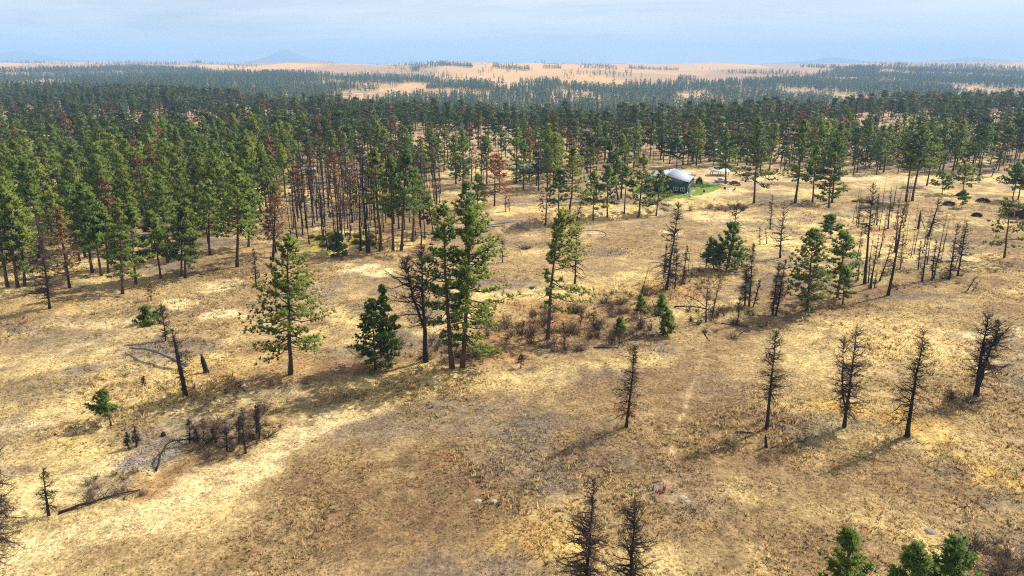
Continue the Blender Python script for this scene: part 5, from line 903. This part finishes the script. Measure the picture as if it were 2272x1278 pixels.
# ------------------------------------------------------------------ haze
hm = bpy.data.materials.new('haze'); hm.use_nodes = True; t = hm.node_tree
for n_ in list(t.nodes):
    if n_.type != 'OUTPUT_MATERIAL': t.nodes.remove(n_)
pvv = t.nodes.new('ShaderNodeVolumePrincipled'); pvv.inputs['Color'].default_value = (.36, .62, 1.0, 1); pvv.inputs['Density'].default_value = 1.3e-4; pvv.inputs['Anisotropy'].default_value = 0.0
t.links.new(pvv.outputs[0], t.nodes['Material Output'].inputs['Volume'])
zl = float(Z.min()) - 1.5
ob('haze', MB().box(-14800, -90, zl, 14800, 15300, 420).me('haze', hm), kind='stuff', label='thin blue haze over the valley and far hills', category='haze')
# ------------------------------------------------------------------ which one: count alike things outwards from a landmark
LAND = {'tree': [(1970, 655, 'the rusty tall dead pine'), (2106, 620, 'the last bushy dead pair'), (1918, 505, 'the bare tree above the grove'), (2060, 524, 'the sagging-limbed dead pine'), (1478, 642, 'the large leaning dead pine'), (526, 592, 'the clear-trunked front-row pine'), (411, 616, 'the fork-based front-row pine'), (272, 652, 'the green-skirted front-row pine'), (40, 637, 'the three close trunks at far left'), (155, 639, 'the reddish brown front-row pine'), (606, 572, 'the tan-brown dead pine'), (816, 560, 'the thick tall blackened trunk'), (890, 557, 'the green clump in the burnt stand'), (357, 618, 'the left-leaning front-row pine'), (750, 568, 'the small yellow-green pine'),
  (1097, 456, 'the orange needled tree'), (1262, 494, 'the big gully pine'), (1180, 386, 'the half-hidden brown cabin'), (893, 366, 'the small pale-roofed shed'), (772, 390, 'the white shed'), (1500, 400, 'the green house'), (1598, 391, 'the carport'), (1673, 450, 'the full pine by the cars'), (1764, 450, 'the clump on the far field'), (1838, 462, 'the bright green clump-end pine'), (2024, 446, 'the leaning pair on the far field'), (2172, 405, 'the dark bushy tree'), (84, 345, 'the house in the left wood'), (728, 440, 'the rust-topped dead pine'), (2250, 444, 'the pines above the right cabin'), (1380, 440, 'the two tall dark gully-row pines'), (688, 388, 'the small white shed')],
 'shrub': [(1215, 752, 'the one-sided leaning pine'), (1026, 815, 'the tallest middle pine'), (945, 802, 'the big forked dead tree'), (1421, 732, 'the thin tufted young pine'), (1475, 742, 'the two young pines in the brush'), (1374, 762, 'the small sparse sapling'), (1478, 642, 'the large leaning dead pine'), (1662, 680, 'the three close dead trunks'), (1716, 698, 'the twin dead pair'), (1580, 705, 'the dead stem with a crossbar'), (1970, 655, 'the rusty tall dead pine'), (2106, 620, 'the last bushy dead pair'), (545, 1006, 'the tallest thicket sapling'), (436, 985, 'the tiny left thicket sapling'), (108, 1144, 'the small charred tree at lower left'), (412, 878, 'the leaning charred snag'), (2110, 1300, 'the ragged bottom-edge pine'),
  (833, 820, 'the short bushy pine'), (1500, 440, 'the green house'), (816, 560, 'the thick tall blackened trunk'), (1262, 494, 'the big gully pine'), (2013, 968, 'the third lower-right dead pine'), (1275, 692, 'the silvery bare bush'), (1790, 690, 'the dense green pine of the pair'), (1097, 505, 'the grey rotten logs')]}
ORD = 'nearest,second,third,fourth,fifth,sixth,seventh,eighth,ninth,tenth,eleventh,twelfth,thirteenth,fourteenth,fifteenth,sixteenth,seventeenth,eighteenth,nineteenth,twentieth'.split(',')
LWD = {k_: [(flat(p, q), t_) for p, q, t_ in v_] for k_, v_ in LAND.items()}; bins = {}
for o, kind_, noun in AUTO:
    x, y = o.location.x, o.location.y
    for (lx, ly), nm_ in sorted(LWD[kind_], key=lambda e: math.hypot(x - e[0][0], (y - e[0][1]) * .8)):
        dx = x - lx * y / ly; dy = y - ly
        rel = ('behind' if dy > 0 else 'in front of') if abs(dy) > abs(dx) else ('left of' if dx < 0 else 'right of')
        if len(bins.get((noun, rel, nm_), ())) < 20: break
    bins.setdefault((noun, rel, nm_), []).append((math.hypot(x - lx, y - ly), o))
for (noun, rel, nm_), L_ in bins.items():
    L_.sort(key=lambda e: e[0])
    for i, (d_, o) in enumerate(L_):
        o['label'] = f'{ORD[i] + " " if len(L_) > 1 else ""}{noun} {rel} {nm_}'
